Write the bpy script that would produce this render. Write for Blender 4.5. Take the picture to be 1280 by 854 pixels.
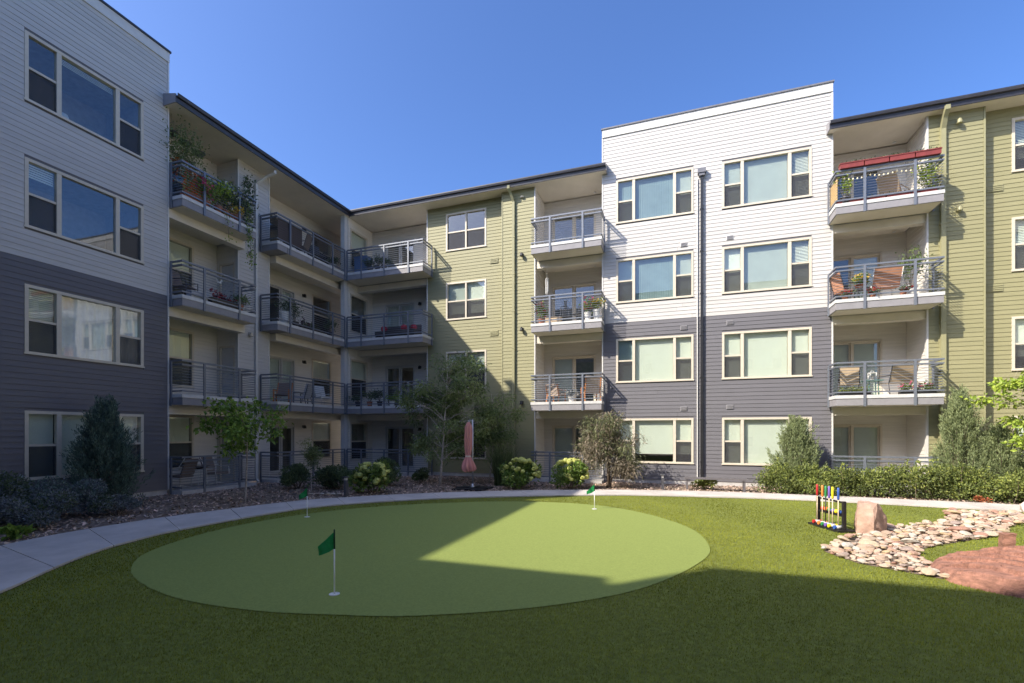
import bpy, bmesh, math, random
import numpy as np
from mathutils import Vector, Matrix, noise
random.seed(7); RNG = np.random.default_rng(11)
for o in list(bpy.data.objects): bpy.data.objects.remove(o)
SC = bpy.context.scene; COL = SC.collection
R = math.radians
# ------------------------------------------------------------------ camera
cam_d = bpy.data.cameras.new('camera'); cam = bpy.data.objects.new('camera', cam_d); COL.objects.link(cam)
cam.location = (0, 0, 1.95); cam.rotation_euler = (R(90), 0, 0.335)
cam_d.sensor_width = 36; cam_d.lens = 588.06/1280*36; cam_d.shift_y = 113.5/1280
cam_d.clip_start = .05; cam_d.clip_end = 3000
SC.camera = cam
# ------------------------------------------------------------------ light
SUN = Vector((0.92, 0.90, -1.06)).normalized()
EL = math.asin(-SUN.z)
W = bpy.data.worlds.new('World'); SC.world = W; W.use_nodes = True
nt = W.node_tree; bg = nt.nodes['Background']
sky = nt.nodes.new('ShaderNodeTexSky'); sky.sky_type = 'NISHITA'; sky.sun_disc = False
sky.sun_elevation = EL; sky.sun_rotation = math.atan2(-SUN.x, -SUN.y)
sky.altitude = 0; sky.air_density = .85; sky.dust_density = 2.2; sky.ozone_density = 6.5
hsv = nt.nodes.new('ShaderNodeHueSaturation'); hsv.inputs['Saturation'].default_value = 1.1; hsv.inputs['Hue'].default_value = .507
nt.links.new(sky.outputs[0], hsv.inputs['Color']); nt.links.new(hsv.outputs[0], bg.inputs[0]); bg.inputs[1].default_value = .12
sd = bpy.data.lights.new('sun', 'SUN'); sd.energy = 3.2; sd.angle = R(.53); sd.color = (1, .915, .78)
so = bpy.data.objects.new('sun', sd); COL.objects.link(so); so.location = (-30, -30, 40)
so.rotation_euler = SUN.to_track_quat('-Z', 'Y').to_euler()
SC.view_settings.view_transform = 'Standard'; SC.view_settings.look = 'None'
SC.view_settings.gamma = 1; SC.view_settings.use_curve_mapping = False
SC.view_settings.exposure = 1.38
SC.render.engine = 'CYCLES'
SC.cycles.max_bounces = 8; SC.cycles.transparent_max_bounces = 12

# ------------------------------------------------------------------ materials
MATS = {}
def mat(name, col, rough=.7, var=.06, scale=6., bump=.0, bscale=60., metal=0., spec=.5, stretch=(1, 1, 1), rnd=0., island=0., translu=0., col2=None, coords='Object'):
    if name in MATS: return MATS[name]
    m = bpy.data.materials.new(name); m.use_nodes = True; MATS[name] = m
    n = m.node_tree.nodes; l = m.node_tree.links; p = n['Principled BSDF']; out = n['Material Output']
    p.inputs['Roughness'].default_value = rough; p.inputs['Metallic'].default_value = metal
    p.inputs['Specular IOR Level'].default_value = spec
    tc = n.new('ShaderNodeTexCoord'); mp = n.new('ShaderNodeMapping'); mp.inputs['Scale'].default_value = stretch
    l.new(tc.outputs[coords], mp.inputs[0])
    nz = n.new('ShaderNodeTexNoise'); nz.inputs['Scale'].default_value = scale; nz.inputs['Detail'].default_value = 6; nz.inputs['Roughness'].default_value = .65
    l.new(mp.outputs[0], nz.inputs['Vector'])
    mx = n.new('ShaderNodeMix'); mx.data_type = 'RGBA'
    c = np.array(col); lo = c*(1-var*2) if col2 is None else np.array(col2); hi = np.minimum(c*(1+var*2), .95) if col2 is None else c
    mx.inputs['A'].default_value = (*lo, 1); mx.inputs['B'].default_value = (*hi, 1)
    rp = n.new('ShaderNodeMapRange'); rp.inputs[1].default_value = .3; rp.inputs[2].default_value = .7
    l.new(nz.outputs['Fac'], rp.inputs[0]); l.new(rp.outputs[0], mx.inputs['Factor'])
    cur = mx.outputs['Result']
    for amt, node, sock in ((rnd, 'ShaderNodeObjectInfo', 'Random'), (island, 'ShaderNodeNewGeometry', 'Random Per Island')):
        if amt:
            q = n.new(node); r2 = n.new('ShaderNodeMapRange'); r2.inputs[3].default_value = 1-amt; r2.inputs[4].default_value = 1+amt
            l.new(q.outputs[sock], r2.inputs[0])
            hs = n.new('ShaderNodeHueSaturation'); l.new(r2.outputs[0], hs.inputs['Value']); l.new(cur, hs.inputs['Color'])
            if node == 'ShaderNodeNewGeometry':
                r3 = n.new('ShaderNodeMapRange'); r3.inputs[3].default_value = .5+amt*.045; r3.inputs[4].default_value = .5-amt*.045
                l.new(q.outputs[sock], r3.inputs[0]); l.new(r3.outputs[0], hs.inputs['Hue'])
            cur = hs.outputs['Color']
    l.new(cur, p.inputs['Base Color'])
    if bump:
        b = n.new('ShaderNodeBump'); b.inputs['Strength'].default_value = bump; b.inputs['Distance'].default_value = .01
        z2 = n.new('ShaderNodeTexNoise'); z2.inputs['Scale'].default_value = bscale; z2.inputs['Detail'].default_value = 5
        l.new(mp.outputs[0], z2.inputs['Vector']); l.new(z2.outputs['Fac'], b.inputs['Height']); l.new(b.outputs[0], p.inputs['Normal'])
    if translu:
        t = n.new('ShaderNodeBsdfTranslucent'); l.new(cur, t.inputs[0]); ms = n.new('ShaderNodeMixShader'); ms.inputs[0].default_value = translu
        l.new(p.outputs[0], ms.inputs[1]); l.new(t.outputs[0], ms.inputs[2]); l.new(ms.outputs[0], out.inputs[0])
    return m
def glass(name, tint, ior):
    m = bpy.data.materials.new(name); m.use_nodes = True; MATS[name] = m
    n = m.node_tree.nodes; l = m.node_tree.links; n.remove(n['Principled BSDF'])
    t = n.new('ShaderNodeBsdfTransparent'); t.inputs[0].default_value = (*tint, 1)
    g = n.new('ShaderNodeBsdfGlossy'); g.inputs['Roughness'].default_value = .012; g.inputs[0].default_value = (.93, .97, 1, 1)
    nz = n.new('ShaderNodeTexNoise'); nz.inputs['Scale'].default_value = .9; nz.inputs['Detail'].default_value = 1
    b = n.new('ShaderNodeBump'); b.inputs['Strength'].default_value = .06; b.inputs['Distance'].default_value = .03
    l.new(nz.outputs['Fac'], b.inputs['Height']); l.new(b.outputs[0], g.inputs['Normal'])
    f = n.new('ShaderNodeFresnel'); f.inputs[0].default_value = ior
    ge = n.new('ShaderNodeNewGeometry'); inv = n.new('ShaderNodeMath'); inv.operation = 'SUBTRACT'; inv.inputs[0].default_value = 1; l.new(ge.outputs['Backfacing'], inv.inputs[1])
    fm = n.new('ShaderNodeMath'); fm.operation = 'MULTIPLY'; l.new(f.outputs[0], fm.inputs[0]); l.new(inv.outputs[0], fm.inputs[1])   # reflect on the outer face only
    ms = n.new('ShaderNodeMixShader'); l.new(fm.outputs[0], ms.inputs[0]); l.new(t.outputs[0], ms.inputs[1]); l.new(g.outputs[0], ms.inputs[2])
    l.new(ms.outputs[0], n['Material Output'].inputs[0]); return m
GLASS = glass("window_glass", (.93, .955, .93), 2.1)
def screen_mat():
    m = bpy.data.materials.new('insect_mesh'); m.use_nodes = True; n = m.node_tree.nodes; l = m.node_tree.links
    p = n['Principled BSDF']; p.inputs['Base Color'].default_value = (.05, .05, .055, 1); p.inputs['Roughness'].default_value = .8
    t = n.new('ShaderNodeBsdfTransparent'); ms = n.new('ShaderNodeMixShader'); ms.inputs[0].default_value = .42
    l.new(t.outputs[0], ms.inputs[1]); l.new(p.outputs[0], ms.inputs[2]); l.new(ms.outputs[0], n['Material Output'].inputs[0]); return m
SCREEN = screen_mat()
WS = dict(rough=.62, var=.04, scale=3, bump=.12, bscale=40, stretch=(.35, .35, 6), rnd=.05)
M_WHITE = mat('white_siding', (.485, .465, .44), **WS)
M_GREY = mat('grey_siding', (.128, .123, .134), **WS)
M_GREEN = mat('olive_siding', (.262, .246, .13), **{**WS, 'island': .03})
M_BEIGE = mat('beige_siding', (.64, .605, .545), **{**WS, 'island': .02})
M_TRIM = mat('beige_trim', (.56, .50, .40), rough=.55, var=.03)
M_WTRIM = mat('white_trim', (.58, .565, .54), rough=.55, var=.03)
M_GTRIM = mat('olive_trim', (.29, .275, .15), rough=.55, var=.03)
M_SOFFIT = mat('soffit_paint', (.64, .585, .50), rough=.7, var=.03, scale=2)
M_GUTTER = mat('gutter_metal', (.035, .035, .045), rough=.45, var=.1, scale=3)
M_COPING = mat('coping_metal', (.16, .16, .175), rough=.4, var=.08)
M_ROOF = mat('roof_membrane', (.30, .29, .27), rough=.9)
M_RAIL = mat('rail_metal', (.17, .185, .215), rough=.42, var=.06, scale=14, metal=.25)
M_FASCIA = mat('slab_fascia', (.25, .24, .25), rough=.6, var=.05, scale=4)
M_NOSE = mat('slab_nosing', (.55, .54, .52), rough=.6, var=.05, scale=5, bump=.1)
M_CONC = mat('concrete', (.47, .45, .43), rough=.9, var=.07, scale=5, bump=.25, bscale=90)
M_DARK = mat('room_dark', (.06, .055, .05), rough=.9, var=.1)
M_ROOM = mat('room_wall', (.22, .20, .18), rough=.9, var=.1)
M_BLIND = mat('roller_blind', (.66, .67, .61), rough=.85, var=.015, scale=2)
M_VBLIND = mat('vertical_blind', (.58, .60, .56), rough=.8, var=.03, scale=2)
M_GBLIND = mat('grey_blind', (.40, .43, .40), rough=.85, var=.03, scale=2)
M_TBLIND = mat('teal_blind', (.20, .27, .29), rough=.8, var=.06, scale=2)
M_CURT = mat('lace_curtain', (.80, .78, .80), rough=.9, var=.04, scale=9)
M_BLACK = mat('black_metal', (.018, .018, .02), rough=.4, var=.1)
M_DOOR = mat('door_paint', (.50, .49, .47), rough=.5, var=.02)

# ------------------------------------------------------------------ mesh helpers
WM = {}
def link(o, parent=None, M=None):
    COL.objects.link(o)
    if M is not None: o.matrix_basis = M
    WM[o.name] = o.matrix_basis.copy()
    if parent is not None:
        o.parent = parent; o.matrix_parent_inverse = WM[parent.name].inverted()
    return o
def empty(name, loc, label=None, cat=None, group=None, kind=None):
    o = bpy.data.objects.new(name, None); o.empty_display_size = .2
    link(o, None, Matrix.Translation(loc)); tag(o, label, cat, group, kind); return o
def tag(o, label=None, cat=None, group=None, kind=None):
    for k, v in (('label', label), ('category', cat), ('group', group), ('kind', kind)):
        if v: o[k] = v
    return o
class MB:
    def __init__(s): s.v = []; s.f = []; s.m = []; s.mi = 0
    def add(s, vs, fs):
        b = len(s.v); s.v += [tuple(v) for v in vs]; s.f += [tuple(i+b for i in f) for f in fs]; s.m += [s.mi]*len(fs); return s
    def box(s, x0, x1, y0, y1, z0, z1):
        x0, x1 = sorted((x0, x1)); y0, y1 = sorted((y0, y1)); z0, z1 = sorted((z0, z1))
        return s.add([(x0,y0,z0),(x1,y0,z0),(x1,y1,z0),(x0,y1,z0),(x0,y0,z1),(x1,y0,z1),(x1,y1,z1),(x0,y1,z1)],
                     [(0,3,2,1),(4,5,6,7),(0,1,5,4),(1,2,6,5),(2,3,7,6),(3,0,4,7)])
    def fbox(s, F, a0, a1, o0, o1, z0, z1):
        p = F.pt(a0, o0, z0); q = F.pt(a1, o1, z1); return s.box(p[0], q[0], p[1], q[1], p[2], q[2])
    def quad(s, a, b, c, d): return s.add([a, b, c, d], [(0, 1, 2, 3)])
    def tube(s, pts, r, n=6, cap=True, square=False, closed=False):
        pts = [Vector(p) for p in pts]; N = len(pts); rs = r if hasattr(r, '__len__') else [r]*N
        vs = []; up = None
        for i, p in enumerate(pts):
            if closed: d1 = (pts[i]-pts[i-1]).normalized(); d2 = (pts[(i+1) % N]-pts[i]).normalized()
            else:
                d1 = (pts[i]-pts[i-1]).normalized() if i else (pts[1]-pts[0]).normalized()
                d2 = (pts[i+1]-pts[i]).normalized() if i < N-1 else d1
            t = (d1+d2); t = t.normalized() if t.length > 1e-6 else d1
            if up is None: up = Vector((0, 0, 1)) if abs(t.z) < .9 else Vector((1, 0, 0))
            u = up-t*up.dot(t); u = u.normalized() if u.length > 1e-5 else t.orthogonal().normalized(); w = t.cross(u); up = u
            k = 1/max(.4, math.sqrt((1+d1.dot(d2))/2)) if i and i < N-1 else 1
            for j in range(n):
                a = 2*math.pi*(j+(.5 if square else 0))/n
                vs.append(p+(u*math.sin(a)+w*math.cos(a)*(k if square else 1))*rs[i]*(1.414 if square else 1))
        fs = []
        for i in range(N if closed else N-1):
            for j in range(n):
                a = i*n+j; b = i*n+(j+1) % n; c = ((i+1) % N)*n; fs.append((a, b, c+(j+1) % n, c+j))
        if cap and not closed: fs += [tuple(range(n-1, -1, -1)), tuple((N-1)*n+j for j in range(n))]
        return s.add(vs, fs)
    def lathe(s, prof, c=(0, 0, 0), n=16, wob=None):
        vs = []; fs = []
        for i, (r, z) in enumerate(prof):
            for j in range(n):
                a = 2*math.pi*j/n; rr = r*(wob(a, i) if wob else 1)
                vs.append((c[0]+rr*math.cos(a), c[1]+rr*math.sin(a), c[2]+z))
        for i in range(len(prof)-1):
            for j in range(n):
                fs.append((i*n+j, i*n+(j+1) % n, (i+1)*n+(j+1) % n, (i+1)*n+j))
        fs += [tuple(range(n-1, -1, -1)), tuple((len(prof)-1)*n+j for j in range(n))]
        return s.add(vs, fs)
    def build(s, name, mats, parent=None, smooth=False, M=None):
        me = bpy.data.meshes.new(name); me.from_pydata(s.v, [], s.f)
        for m in (mats if isinstance(mats, (list, tuple)) else [mats]): me.materials.append(m)
        if any(s.m): me.polygons.foreach_set('material_index', s.m)
        if smooth: me.polygons.foreach_set('use_smooth', [True]*len(s.f))
        return link(bpy.data.objects.new(name, me), parent, M)
def npmesh(name, V, Q, mats, parent=None, smooth=False, k=4, mi=None):
    me = bpy.data.meshes.new(name); V = np.asarray(V, np.float32).reshape(-1, 3); Q = np.asarray(Q, np.int32).reshape(-1, k)
    me.vertices.add(len(V)); me.vertices.foreach_set('co', V.ravel())
    me.loops.add(Q.size); me.loops.foreach_set('vertex_index', Q.ravel())
    me.polygons.add(len(Q)); me.polygons.foreach_set('loop_start', np.arange(0, Q.size, k, dtype=np.int32))
    for m in (mats if isinstance(mats, (list, tuple)) else [mats]): me.materials.append(m)
    if mi is not None: me.polygons.foreach_set('material_index', np.asarray(mi, np.int32))
    me.update(calc_edges=True); me.validate()
    if smooth: me.polygons.foreach_set('use_smooth', np.ones(len(me.polygons), bool))
    else: me.shade_flat()
    return link(bpy.data.objects.new(name, me), parent)
class Frame:
    """a: along the wall, o: out of the wall, z: up.  kind 'B' faces -Y, 'L' faces +X, 'S' faces +Y, 'E' faces -X"""
    def __init__(s, kind, plane): s.k = kind; s.p = plane
    def pt(s, a, o, z):
        return {'B': (a, s.p-o, z), 'L': (s.p+o, a, z), 'S': (a, s.p+o, z), 'E': (s.p-o, a, z)}[s.k]
    def off(s, d): return Frame(s.k, s.pt(0, d, 0)[1 if s.k in 'BS' else 0])

# ------------------------------------------------------------------ wall / siding / window builders
CH = 3.1/22
BOARD = {}
def board_mesh(F, L, m):
    key = (F.k, round(L, 2), m.name)
    if key not in BOARD:
        b = MB(); t0, t1 = .021, .007; h = CH+.006
        P = [F.pt(a, o, z) for a in (0, L) for (o, z) in ((0, 0), (t0, 0), (t1, h), (0, h))]
        base = F.pt(0, 0, 0); P = [tuple(p[i]-base[i] for i in range(3)) for p in P]
        b.add(P, [(0, 1, 2, 3), (7, 6, 5, 4), (0, 4, 5, 1), (1, 5, 6, 2), (2, 6, 7, 3), (3, 7, 4, 0)])
        me = bpy.data.meshes.new('siding_board'); me.from_pydata(b.v, [], b.f)
        bm = bmesh.new(); bm.from_mesh(me); bmesh.ops.recalc_face_normals(bm, faces=bm.faces); bm.to_mesh(me); bm.free()
        me.materials.append(m); BOARD[key] = me
    return BOARD[key]
def wall(F, a0, a1, z0, z1, openings, bands, parent, name='wall', indiv=None, split=True, thick=.12, backm=None):
    """backing with holes + lap siding. bands = [(ztop, material)]; indiv=(lo,hi): boards in that a-range become objects"""
    b = MB()
    As = sorted({a0, a1, *[x for o in openings for x in o[:2] if a0 < x < a1]}); Zs = sorted({z0, z1, *[x for o in openings for x in o[2:] if z0 < x < z1]})
    for i in range(len(As)-1):
        for j in range(len(Zs)-1):
            ca, cz = (As[i]+As[i+1])/2, (Zs[j]+Zs[j+1])/2
            if any(o[0] < ca < o[1] and o[2] < cz < o[3] for o in openings): continue
            b.fbox(F, As[i], As[i+1], -thick, 0, Zs[j], Zs[j+1])
    w = b.build(name, backm or bands[0][1], parent)
    jo = {}
    z = z0; row = 0
    rg = random.Random(int(abs(F.p)*100+a0*10))
    while z < z1-.03:
        m = next(mm for zt, mm in bands if z+CH*.5 < zt or zt == bands[-1][0])
        segs = [(a0, a1)]
        for o in openings:
            if o[2] < z+CH*.6 and o[3] > z+CH*.4:
                segs = [s for q in segs for s in ((q[0], min(q[1], o[0])), (max(q[0], o[1]), q[1])) if s[1]-s[0] > .02]
        out = []
        for s in segs:
            if split and s[1]-s[0] > 4.2:
                c = s[0]+rg.uniform(1.4, 3.6); out += [(s[0], c-.002), (c+.002, s[1])]
            else: out.append(s)
        for s in out:
            lo = round(s[0], 3); L = s[1]-s[0]
            if indiv and s[1] > indiv[0] and s[0] < indiv[1]:
                o = bpy.data.objects.new('siding_board', board_mesh(F, L, m)); link(o, w, Matrix.Translation(F.pt(lo, 0, z)))
            else:
                jo.setdefault(m.name, []).append((lo, L, z))
        z += CH; row += 1
    for mn, lst in jo.items():
        V = []; 
        for lo, L, zz in lst:
            for a in (lo, lo+L):
                for (o, dz) in ((0, 0), (.021, 0), (.007, CH+.006), (0, CH+.006)): V.append(F.pt(a, o, zz+dz))
        n = len(lst); base = np.array([(0,1,2,3),(7,6,5,4),(0,4,5,1),(1,5,6,2),(2,6,7,3),(3,7,4,0)])
        Q = (base[None]+(np.arange(n)*8)[:, None, None]).reshape(-1, 4)
        if F.k in 'BL': Q = Q[:, ::-1]
        tag(npmesh('siding', V, Q, MATS[mn], w), kind='stuff')
    return w
def blind_sheet(F, a0, a1, o, z0, z1, style, parent):
    if style in 'vt':                                    # vertical vanes
        V = []; Q = []; n = max(3, int((a1-a0)/.085)); w = (a1-a0)/n; ang = .35
        for i in range(n):
            c = a0+(i+.5)*w
            p, q = (c-w*.56, o-.012), (c+w*.56, o+.014)
            k = len(V); V += [F.pt(p[0], p[1], z0), F.pt(q[0], q[1], z0), F.pt(q[0], q[1], z1), F.pt(p[0], p[1], z1)]; Q.append((k, k+1, k+2, k+3))
        return npmesh('blind', V, Q, M_TBLIND if style == 't' else M_VBLIND, parent)
    if style == 'h':                                    # horizontal slats
        V = []; Q = []; n = max(4, int((z1-z0)/.05)); h = (z1-z0)/n
        for i in range(n):
            c = z0+(i+.5)*h; k = len(V)
            V += [F.pt(a0, o+.014, c-h*.48), F.pt(a1, o+.014, c-h*.48), F.pt(a1, o-.012, c+h*.5), F.pt(a0, o-.012, c+h*.5)]; Q.append((k, k+1, k+2, k+3))
        return npmesh('blind', V, Q, M_BLIND, parent)
    if style == 'c':                                    # wavy curtain
        V = []; Q = []; n = max(8, int((a1-a0)/.03))
        for i in range(n+1):
            a = a0+(a1-a0)*i/n; d = .028*math.sin(i*1.05)+.012*math.sin(i*.37)
            V += [F.pt(a, o+d, z0), F.pt(a, o+d*.8, z1)]
            if i: k = 2*i; Q.append((k-2, k, k+1, k-1))
        return npmesh('curtain', V, Q, M_CURT, parent, smooth=True)
    b = MB().fbox(F, a0, a1, o-.004, o, z0, z1)         # roller
    bl = b.build('blind', M_GBLIND if style == 'g' else M_BLIND, parent)
    return bl
def window(F, a0, a1, z0, z1, kind, parent, blinds='rrr', trim=M_TRIM, drop=1.0, side=.64, room=True):
    """kind triple | quad | hung | slider; returns the opening"""
    T = .075; b = MB()
    if kind == 'slider': T = .06
    for (p, q, r, s) in ((a0-.0, a0+T, z0, z1), (a1-T, a1, z0, z1), (a0+T, a1-T, z1-T, z1), (a0+T, a1-T, z0, z0+T*.8)):
        b.fbox(F, p, q, -.10, .034, r, s)
    if kind != 'slider': b.fbox(F, a0-.02, a1+.02, .0345, .05, z0-.012, z0+.028)   # sill nose
    A0, A1, Z0, Z1 = a0+T, a1-T, z0+T*.8, z1-T
    if kind == 'triple': cuts = [(A0, A0+side-.10, 1), (A0+side, A1-side, 0), (A1-side+.10, A1, 1)]
    elif kind == 'quad': c = (A0+A1)/2; cuts = [(A0, c-.035, 1), (c+.035, A1, 1)]
    elif kind == 'hung': cuts = [(A0, A1, 1)]
    else: c = (A0+A1)/2; cuts = [(A0, c-.03, 2), (c+.03, A1, 2)]
    for i in range(len(cuts)-1): b.fbox(F, cuts[i][1], cuts[i+1][0], -.09, .026, Z0, Z1)
    w = b.build('window' if kind != 'slider' else 'sliding_door', trim, parent)
    zm = Z0+(Z1-Z0)*.5
    for i, (p, q, sash) in enumerate(cuts):
        if sash == 1:
            MB().fbox(F, p, q, -.065, .006, zm-.028, zm+.028).build('meeting_rail', trim, w)
            for (r, s, o) in ((Z0, zm-.028, -.05), (zm+.028, Z1, -.03)):
                MB().fbox(F, p, q, o-.006, o, r, s).build('pane', GLASS, w)
            MB().fbox(F, p, q, -.012, -.009, Z0, zm-.03).build('insect_screen', SCREEN, w)
        elif sash == 0:
            MB().fbox(F, p, q, -.04, -.034, Z0, Z1).build('pane', GLASS, w)
        else:
            e = MB()
            for (r, s, t, u) in ((p, p+.055, Z0, Z1), (q-.055, q, Z0, Z1), (p+.055, q-.055, Z1-.055, Z1), (p+.055, q-.055, Z0, Z0+.09)):
                e.fbox(F, r, s, -.07-.025*i, -.035-.025*i, t, u)
            e.build('door_panel', trim, w)
            MB().fbox(F, p+.055, q-.055, -.058-.025*i, -.05-.025*i, Z0+.09, Z1-.055).build('pane', GLASS, w)
        st = blinds[i % len(blinds)]
        if st != '-':
            zl = Z0 if drop >= 1 else Z1-(Z1-Z0)*drop
            blind_sheet(F, p+.005, q-.005, -.125, zl, Z1, st, w)
    if room:                                            # the room behind: five faces
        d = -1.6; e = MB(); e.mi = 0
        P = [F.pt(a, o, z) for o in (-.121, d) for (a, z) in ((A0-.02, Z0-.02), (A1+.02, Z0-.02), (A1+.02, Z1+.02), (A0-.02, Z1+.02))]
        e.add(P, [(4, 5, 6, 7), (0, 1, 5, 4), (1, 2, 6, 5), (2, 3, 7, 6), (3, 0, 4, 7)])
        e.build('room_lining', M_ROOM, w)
    return (a0, a1, z0, z1)
def downspout(F, a, o, z0, z1, m, parent, elbow=None, w=.045):
    b = MB(); pts = [F.pt(a, o, z0+.12), F.pt(a, o, z1)]
    if elbow: pts += [F.pt(a+elbow[0]*.6, o+elbow[1]*.5, z1+elbow[2]*.55), F.pt(a+elbow[0], o+elbow[1], z1+elbow[2]*.8), F.pt(a+elbow[0], o+elbow[1], z1+elbow[2])]
    b.tube([F.pt(a, o+.12, z0+.03)]+pts, w, n=4, square=True)
    d = b.build('downspout', m, parent)
    z = z0+.8
    while z < z1-.2:
        MB().fbox(F, a-w*1.5, a+w*1.5, .005, o+w+.006, z, z+.03).build('bracket', m, d); z += 1.55
    return d
def vent(F, a, z, m, parent, w=.30, h=.16):
    v = MB().fbox(F, a-w/2, a+w/2, .0, .035, z-h/2, z+h/2); 
    o = v.build('vent', m, parent)
    for i in range(4): MB().fbox(F, a-w/2+.02, a+w/2-.02, .036, .05, z-h/2+.015+i*h/4.3, z-h/2+.03+i*h/4.3).build('louvre', M_FASCIA if m != M_GTRIM else M_GTRIM, o)
def wall_light(F, a, o, z, m, parent):
    b = MB(); b.fbox(F, a-.05, a+.05, o, o+.03, z-.06, z+.06)
    p = F.pt(a, o+.11, z-.03); b.lathe([(.03, .09), (.055, .06), (.075, -.04), (.07, -.06)], p, 10)
    return b.build('wall_light', m, parent)
NR = 9
def railing(pts, S, parent, posts, hgt=1.05, drop=True, outs=None):
    """pts: plan polyline; posts: list of ((x,y), reach_down)"""
    for z, r, nm in ((S+hgt, .026, 'top_rail'), (S+hgt-.125, .022, 'mid_rail'), (S+.10, .022, 'bottom_rail')):
        MB().tube([(p[0], p[1], z) for p in pts], r, n=4, square=True).build(nm, M_RAIL, parent)
    for i in range(NR):
        z = S+.17+(hgt-.125-.24)*i/(NR-1)+.03
        MB().tube([(p[0], p[1], z) for p in pts], .0075, n=5).build('rail_bar', M_RAIL, parent)
    for (x, y), (dx, dy), down in posts:
        zb = S-.36 if down else S-.02
        b = MB(); ox, oy = x+dx*.036, y+dy*.036
        hx, hy = (.02, .034) if abs(dx) > abs(dy) else (.034, .02)
        if dx == dy == 0: hx = hy = .03
        b.box(ox-hx, ox+hx, oy-hy, oy+hy, zb, S+hgt-.02)
        b.build('rail_post', M_RAIL, parent)
def slab(F, a0, a1, o0, o1, S, parent, th=.33, ground=False, ext=None):
    """deck from o0 (back wall) to o1 (front); fascia all round"""
    if ground:
        return MB().fbox(F, a0, a1, o0, o1, -.05, S).build('patio_slab', M_CONC, parent)
    s = MB().fbox(F, a0, a1, o0, o1, S-.105, S).build('balcony', M_NOSE, parent)
    MB().fbox(F, a0+.02, a1-.02, o0, o1-.02, S-th, S-.106).build('fascia', M_FASCIA, s)
    MB().fbox(F, a0+.06, a1-.06, o0, o1-.06, S-th-.012, S-th-.001).build('underside', M_SOFFIT, s)
    return s

# ------------------------------------------------------------------ curves on the ground
def catmull(P, n=8, closed=False):
    P = [np.array(p, float) for p in P]; out = []
    N = len(P); rng = range(N) if closed else range(N-1)
    for i in rng:
        p0 = P[(i-1) % N] if closed or i > 0 else 2*P[0]-P[1]
        p1 = P[i]; p2 = P[(i+1) % N]; p3 = P[(i+2) % N] if closed or i+2 < N else 2*P[-1]-P[-2]
        for k in range(n):
            t = k/n; out.append(.5*((2*p1)+(-p0+p2)*t+(2*p0-5*p1+4*p2-p3)*t*t+(-p0+3*p1-3*p2+p3)*t**3))
    if not closed: out.append(P[-1])
    return np.array(out)
def resample(C, n):
    d = np.r_[0, np.cumsum(np.linalg.norm(np.diff(C, axis=0), axis=1))]
    t = np.linspace(0, d[-1], n); return np.c_[np.interp(t, d, C[:, 0]), np.interp(t, d, C[:, 1])]
def inpoly(P, poly):
    x, y = P[:, 0], P[:, 1]; r = np.zeros(len(P), bool); n = len(poly)
    for i in range(n):
        x1, y1 = poly[i]; x2, y2 = poly[(i+1) % n]
        c = ((y1 > y) != (y2 > y)) & (x < (x2-x1)*(y-y1)/((y2-y1) if y2 != y1 else 1e-9)+x1); r ^= c
    return r
NEAR = catmull([(-5.6,-.4),(-6.6,1.4),(-7.6,3.2),(-8.2,4.0),(-8.72,4.76),(-9.05,5.53),(-9.24,6.86),(-8.87,9.5),(-7.81,11.02),(-6.28,12.36),(-4.12,13.6),(-2.42,14.4),(-.9,14.9),(2.11,15.3),(4.47,15.3),(6.46,15.05),(7.93,14.9),(10.5,14.4),(14,13.6)])
FAR = catmull([(-8.4,-.4),(-9.5,1.4),(-10.4,3.6),(-10.75,4.62),(-10.95,5.55),(-10.97,6.59),(-10.76,7.99),(-9.95,10.5),(-9.11,11.5),(-8.27,12.36),(-6.86,13.49),(-4.8,14.7),(-2.63,15.66),(-1.0,16.15),(2.2,16.55),(5.5,16.4),(8.0,16.2),(10.8,15.7),(14.3,14.9)])
GREENC = catmull([(-7.29,4.52),(-8.05,5.22),(-8.5,6.34),(-8.6,7.49),(-8.3,8.94),(-7.45,10.35),(-6.0,11.6),(-4.3,12.5),(-2.3,12.65),(-.82,11.8),(.24,10.25),(.54,8.6),(.28,7.4),(-.42,6.03),(-1.39,5.07),(-2.59,4.37),(-3.42,4.11),(-4.3,3.92),(-5.4,3.9),(-6.4,4.12)], 6, True)
BED = np.array([(2.29,8.97),(2.72,9.84),(3.25,10.51),(3.98,11.47),(4.66,11.96),(5.27,12.38),(5.83,13.36),(6.25,14.45),(6.75,14.6),(7.37,14.6),(8.2,14.5),(8.3,13.9),(7.48,13.6),(6.43,12.43),(5.85,11.42),(4.87,10.59),(4.16,9.94),(3.82,9.59),(3.55,8.87),(3.48,8.48),(3.6,7.9),(3.37,7.75),(2.99,8.0),(2.56,8.28),(2.36,8.73)])
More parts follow.
